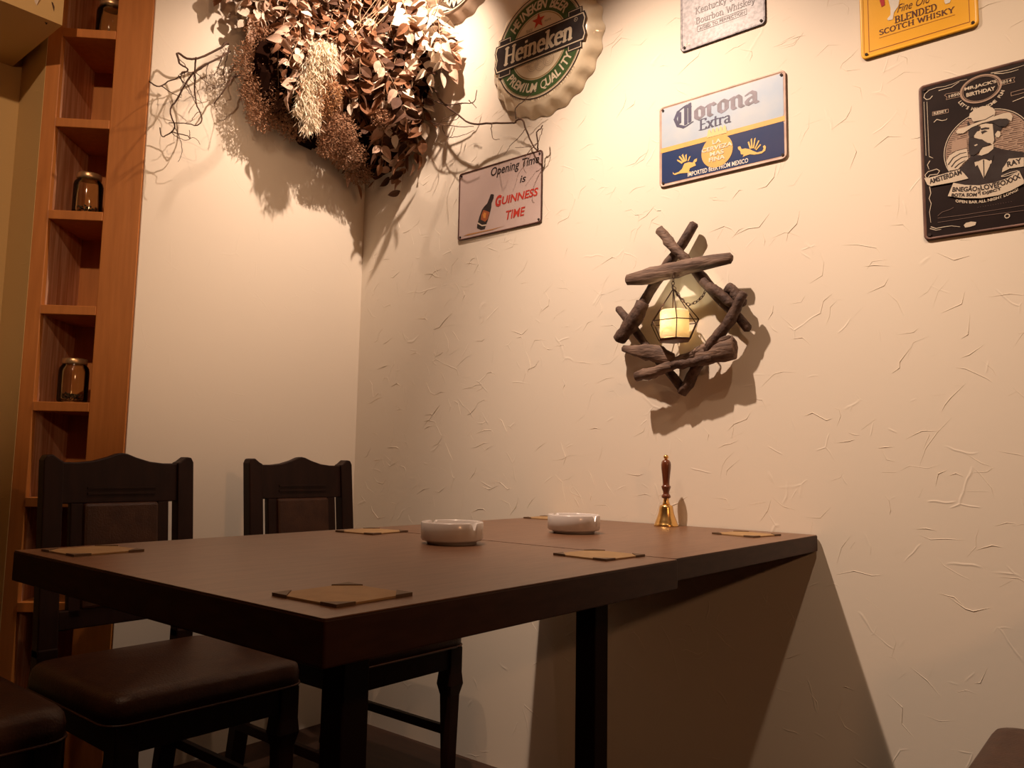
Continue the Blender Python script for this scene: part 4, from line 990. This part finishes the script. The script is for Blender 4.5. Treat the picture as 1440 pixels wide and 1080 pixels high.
def spray(u1, z1, o1, kinds, L, lead=.55, dens=.030, w=1.):
    a = Vector(TOP)+Vector((rg.uniform(-.22, .22), rg.uniform(-.08, .05), rg.uniform(-.02, .06))); b = Vector((u1, z1, o1))
    m_ = a.lerp(b, .55)+Vector((rg.uniform(-.04, .04)+(b.x-a.x)*.12, .03, rg.uniform(.03, .07)))
    pts = []; n = 10
    for i in range(n+1):
        t = i/n; q = a*(1-t)**2+m_*2*t*(1-t)+b*t*t; pts.append(WP(q.x, q.y, q.z))
    stems.tube(pts, [.0016*(1-.6*i/n) for i in range(n+1)], 4, caps=False)
    ln = sum((pts[i+1]-pts[i]).length for i in range(n)); k = int(ln*lead/dens); sd = rg.choice((-1, 1))
    for j in range(k+1):
        t = 1-lead*j/max(1, k); i = min(n-1, int(t*n)); p = pts[i].lerp(pts[i+1], t*n-i); d = (pts[i+1]-pts[i]).normalized()
        for sgn in ((-1, 1) if j else (0,)):
            side = d.cross(WN).normalized()*sgn
            dd = d*rg.uniform(.35, .9)+side*rg.uniform(.6, 1.1)+WN*rg.uniform(-.35, .45) if sgn else d+WN*rg.uniform(-.2, .2)
            LL = L*rg.uniform(.75, 1.2)*(1 if j else 1.05)
            q = p+dd.normalized()*LL
            if q.x+W0.x < .012 or q.y+W0.y > -.012: continue
            if q.z+W0.z > 2.47: continue
            leaves.append((facing(p+dd.normalized()*.004, dd, LL, (WN+Vector((0, 0, rg.uniform(-.6, .9)))), rg.gauss(0, .75)), rg.choice(kinds), q))
# right hand sprays of pale and rosy leaves
for i in range(58):
    for _ in range(60):
        u1, z1 = rg.uniform(-.06, .34), rg.uniform(1.80, 2.42)
        if inside(u1, z1) and (u1 > .02 or z1 > 2.16): break
    low = z1 < 2.02
    spray(u1, z1, rg.uniform(-.08, .10)-(.05 if u1 > .2 else 0), ('abbbccd' if low else 'aaaaaaab'), .047)  # upper sprays paler, the near lamp's brightness put into leaf colour
for u1, z1 in ((.176, 1.785), (.20, 1.87), (.165, 1.84), (.235, 1.95), (.245, 2.0), (.13, 1.83), (.21, 1.92)): spray(u1, z1, -.03, 'bbcc', .050, .4)
# upper middle and left sprays
for i in range(46):
    u1 = rg.uniform(-.36, .02); z1 = rg.uniform(2.24 if u1 < -.2 else 2.02, 2.40); spray(u1, z1, rg.uniform(-.02, .03) if u1 < -.22 else rg.uniform(.05, .16), 'aabbbccd', .040)
for u1, z1 in ((-.395, 2.33), (-.385, 2.39), (-.40, 2.36), (.335, 2.20), (.34, 2.24), (.33, 2.27)): spray(u1, z1, .0 if u1 < 0 else -.06, 'bbcc', .050, .35)
for i in range(7): spray(rg.uniform(-.16, -.02), rg.uniform(1.98, 2.12), rg.uniform(.05, .12), 'bbcd', .048, .4)
for i in range(12): spray(rg.uniform(-.22, -.07), rg.uniform(2.0, 2.2), rg.uniform(.04, .12), 'abbccd', .042, .5)
for i in range(12): spray(rg.uniform(-.01, .12), rg.uniform(1.93, 2.12), rg.uniform(.03, .10), 'abbccd', .045, .5)
o = stems.build('thin_stem', M['stem'], fl); o['kind'] = 'stuff'
# the 300 leaves that lie nearest the room are parts of their own, the others one mass
def outness(t): return (t[2]-Vector((0, 0, 0))).dot(WN)-(9 if t[2].z+W0.z > 2.52 else 0)
leaves.sort(key=outness, reverse=True)
for mx, kd, q in leaves[:290]:
    ob = bpy.data.objects.new('leaf', rg.choice(LM[kd])); COL.objects.link(ob); ob.parent = fl; ob.matrix_local = mx
leaves[290:] = [(mx, kd if rg.random() < .55 else rg.choice('ccdd'), q) for mx, kd, q in leaves[290:]]   # inner leaves recoloured darker, painting in the shade of the gaps
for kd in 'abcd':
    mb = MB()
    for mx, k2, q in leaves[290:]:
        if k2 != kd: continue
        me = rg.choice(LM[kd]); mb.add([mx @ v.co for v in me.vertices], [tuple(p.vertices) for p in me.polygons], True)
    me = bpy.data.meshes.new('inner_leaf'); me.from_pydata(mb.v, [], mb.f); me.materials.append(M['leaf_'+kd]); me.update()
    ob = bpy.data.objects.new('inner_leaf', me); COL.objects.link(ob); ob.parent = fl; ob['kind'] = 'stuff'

# fluffy masses made of thousands of tiny real blades
def fluff(name, m, blobs, n, L, wd, down=0., seed=1, label=None):
    r_ = random.Random(seed); vs = []; fs = []; tot = sum(b[3]*b[4] for b in blobs)
    for cu, cz, co_, ru, rz_, ro in blobs:
        for i in range(int(n*ru*rz_/tot)):
            a = Vector((r_.gauss(0, 1), r_.gauss(0, 1), r_.gauss(0, 1))).normalized()*(r_.random()**.33)*(1+.10*math.sin(9*r_.random()))
            p = WP(cu+ru*a.x, cz+rz_*a.y, co_+ro*a.z)
            d = (Vector((r_.gauss(0, 1), r_.gauss(0, 1), r_.gauss(0, 1)))+(WD*a.x+WN*a.z+Vector((0, 0, a.y)))*.8+Vector((0, 0, -down))).normalized()
            s_ = d.orthogonal().normalized(); s_ = Matrix.Rotation(r_.uniform(0, 6.28), 3, d) @ s_
            l_, w_ = L*r_.uniform(.5, 1.3), wd*r_.uniform(.6, 1.3); q = p+d*l_
            if q.x+W0.x < .004 or q.y+W0.y > -.004: continue
            k = len(vs); vs += [p-s_*w_*.3, p+d*l_*.5+s_*w_*.5, q, p+d*l_*.5-s_*w_*.5]; fs.append((k, k+1, k+2, k+3))
    me = bpy.data.meshes.new(name); me.from_pydata([tuple(v) for v in vs], [], fs); me.materials.append(m); me.update()
    ob = bpy.data.objects.new(name, me); COL.objects.link(ob); ob.parent = fl; ob['kind'] = 'stuff'
    if label: ob['label'] = label
fluff('moss_tuft', M['moss'], [(-.265, 2.22, .02, .055, .075, .035), (-.300, 2.13, .03, .055, .07, .035), (-.285, 2.05, .03, .060, .07, .035), (-.285, 1.985, .035, .045, .04, .03), (-.225, 2.24, .03, .045, .05, .04), (-.225, 2.12, .04, .05, .09, .04), (-.220, 2.03, .04, .05, .06, .04), (-.175, 1.985, .04, .06, .04, .04)], 11000, .013, .0032, 0, 2, 'fluffy reddish-brown moss')
fluff('dried_flower_head', M['fluff'], [(-.055, 2.075, .15, .050, .060, .04), (-.075, 2.03, .15, .045, .05, .04)], 6500, .011, .0028, .2, 3, 'orange-brown fluffy flower head')
fluff('dried_flower_head', M['moss'], [(-.03, 1.96, .11, .062, .070, .05), (.0, 1.90, .07, .055, .055, .05), (-.06, 1.90, .10, .035, .03, .03), (.03, 1.845, .03, .04, .04, .03), (.10, 2.02, .10, .03, .035, .03)], 9000, .011, .003, .2, 4, 'mottled brown flower heads')
# cream pampas plume: drooping blades along a few curved spines
r_ = random.Random(9); vs = []; fs = []
for (pa, pb, pc, wd0) in (((-.055, 2.235), (-.075, 2.13), (-.115, 1.925), .044), ((-.07, 2.20), (-.10, 2.07), (-.140, 1.985), .026), ((-.035, 2.23), (-.045, 2.18), (-.075, 2.11), .026), ((-.10, 2.08), (-.095, 1.98), (-.088, 1.945), .024)):
    for i in range(1500):
        t = r_.random(); u = pa[0]*(1-t)**2+pb[0]*2*t*(1-t)+pc[0]*t*t; z = pa[1]*(1-t)**2+pb[1]*2*t*(1-t)+pc[1]*t*t
        k_ = wd0*(.35+.65*math.sin(PI*min(1, t*.85+.12))); p = WP(u+r_.gauss(0, .5)*k_, z+r_.uniform(-.008, .008), .175+r_.gauss(0, .4)*k_)
        d = (Vector((0, 0, -1))+WD*r_.gauss(0, .55)+WN*r_.gauss(0, .35)).normalized(); s_ = Matrix.Rotation(r_.uniform(0, 6.28), 3, d) @ d.orthogonal().normalized()
        l_ = r_.uniform(.014, .030); w_ = r_.uniform(.002, .0042); k = len(vs)
        vs += [p-s_*w_*.3, p+d*l_*.5+s_*w_*.5, p+d*l_, p+d*l_*.5-s_*w_*.5]; fs.append((k, k+1, k+2, k+3))
me = bpy.data.meshes.new('pampas_plume'); me.from_pydata([tuple(v) for v in vs], [], fs); me.materials.append(M['pampas']); me.update()
ob = bpy.data.objects.new('pampas_plume', me); COL.objects.link(ob); ob.parent = fl; ob['kind'] = 'stuff'; ob['label'] = 'cream drooping pampas plume'
# curly bare branches
def branch(pts, r0, r1, seed):
    rb = random.Random(seed); P = [Vector(p) for p in pts]; out = []
    for i in range(len(P)-1):
        p0, p1, p2, p3 = P[max(i-1, 0)], P[i], P[i+1], P[min(i+2, len(P)-1)]
        for k in range(4):
            t = k/4; q = .5*((2*p1)+(p2-p0)*t+(2*p0-5*p1+4*p2-p3)*t*t+(3*p1-p0-3*p2+p3)*t**3)
            out.append(q+Vector((rb.uniform(-1, 1), rb.uniform(-1, 1), rb.uniform(-1, 1)))*.0012)
    out.append(P[-1]); n = len(out)
    MB().tube([p-W0 for p in out], [r0+(r1-r0)*i/(n-1) for i in range(n)], 6).build('bare_branch', M['twig'], fl)
for i, (k, v) in enumerate(LBR.items()):
    th = {'L1': .0042, 'L2': .0030, 'L3': .0028, 'L4': .0022, 'L5': .0034}.get(k, .0017)
    branch([(.07+.015*math.sin(1.3*j+i), y, z) for j, (y, z) in enumerate(v)], th, th*.5, i)
for i, (k, v) in enumerate(RBR.items()):
    th = {'R1': .0040, 'R2': .0026, 'R4': .0024}.get(k, .0016)
    branch([(x, -.05-.012*math.sin(1.1*j+i) if k != 'R3' else -.062-.012*(j > 0), z) for j, (x, z) in enumerate(v)], th, th*.45, 40+i)
rt_ = random.Random(33)
for i in range(16):      # fine side twigs along both bare branches
    src = rt_.choice([LBR['L2'], LBR['L3'], LBR['L4'], LBR['L1'], LBR['L5']]) if i < 10 else rt_.choice([RBR['R1'], RBR['R4']]); a_, b_ = rt_.choice(src[1:-1]); v = []; an = rt_.uniform(-2.8, -.6)
    for j in range(5):
        v.append((.075+.01*j*rt_.random(), a_, b_) if i < 10 else (a_, -.055-.008*j*rt_.random(), b_)); st_ = rt_.uniform(.016, .032); a_ += st_*math.cos(an); b_ += st_*math.sin(an); an += rt_.uniform(-.7, .7)
    branch(v, .0012, .0006, 90+i)
for i, v in enumerate(TBR): branch(v, .0023 if i in (0, 1, 2) else .0012, .0012 if i < 3 else .0006, 70+i)

# ------------------------------------------------------------------ pale dried leaves hanging from the passage header
gv = Vector((-.045, -1.12, 2.12))
g = empty('dried_leaf_garland', gv, 'small garland of pale and dark dried leaves at the top left picture corner', 'dried flowers')
MB().tube([(0, -.16, .10), (.0, -.08, .03), (.004, .0, .0), (.004, .035, -.03)], .002, 5).build('stem', M['twig'], g)
for (dy, dz, ax, ln, kd) in ((-.06, .045, (0, .6, -.6), .10, 'a'), (-.03, .03, (.1, .2, -.5), .075, 'a'), (.0, .045, (.1, .6, -.5), .07, 'a'), (-.10, .06, (.05, .2, -.8), .09, 'a'), (.025, -.0, (.05, .12, -1), .065, 'd'), (.02, .03, (.1, .7, -.6), .05, 'd'), (-.07, .035, (.1, .9, -.4), .09, 'b'), (-.012, .0, (.1, .3, -.5), .035, 'b'), (.028, .028, (.05, -.1, -1), .05, 'd')):
    ob = bpy.data.objects.new('leaf', LM[kd][1 if kd == 'a' else 0]); COL.objects.link(ob); ob.parent = g
    ob.matrix_local = facing(Vector((.006, dy, dz)), Vector(ax), ln, Vector((1, -.4, -.2)), rg.gauss(0, .3))
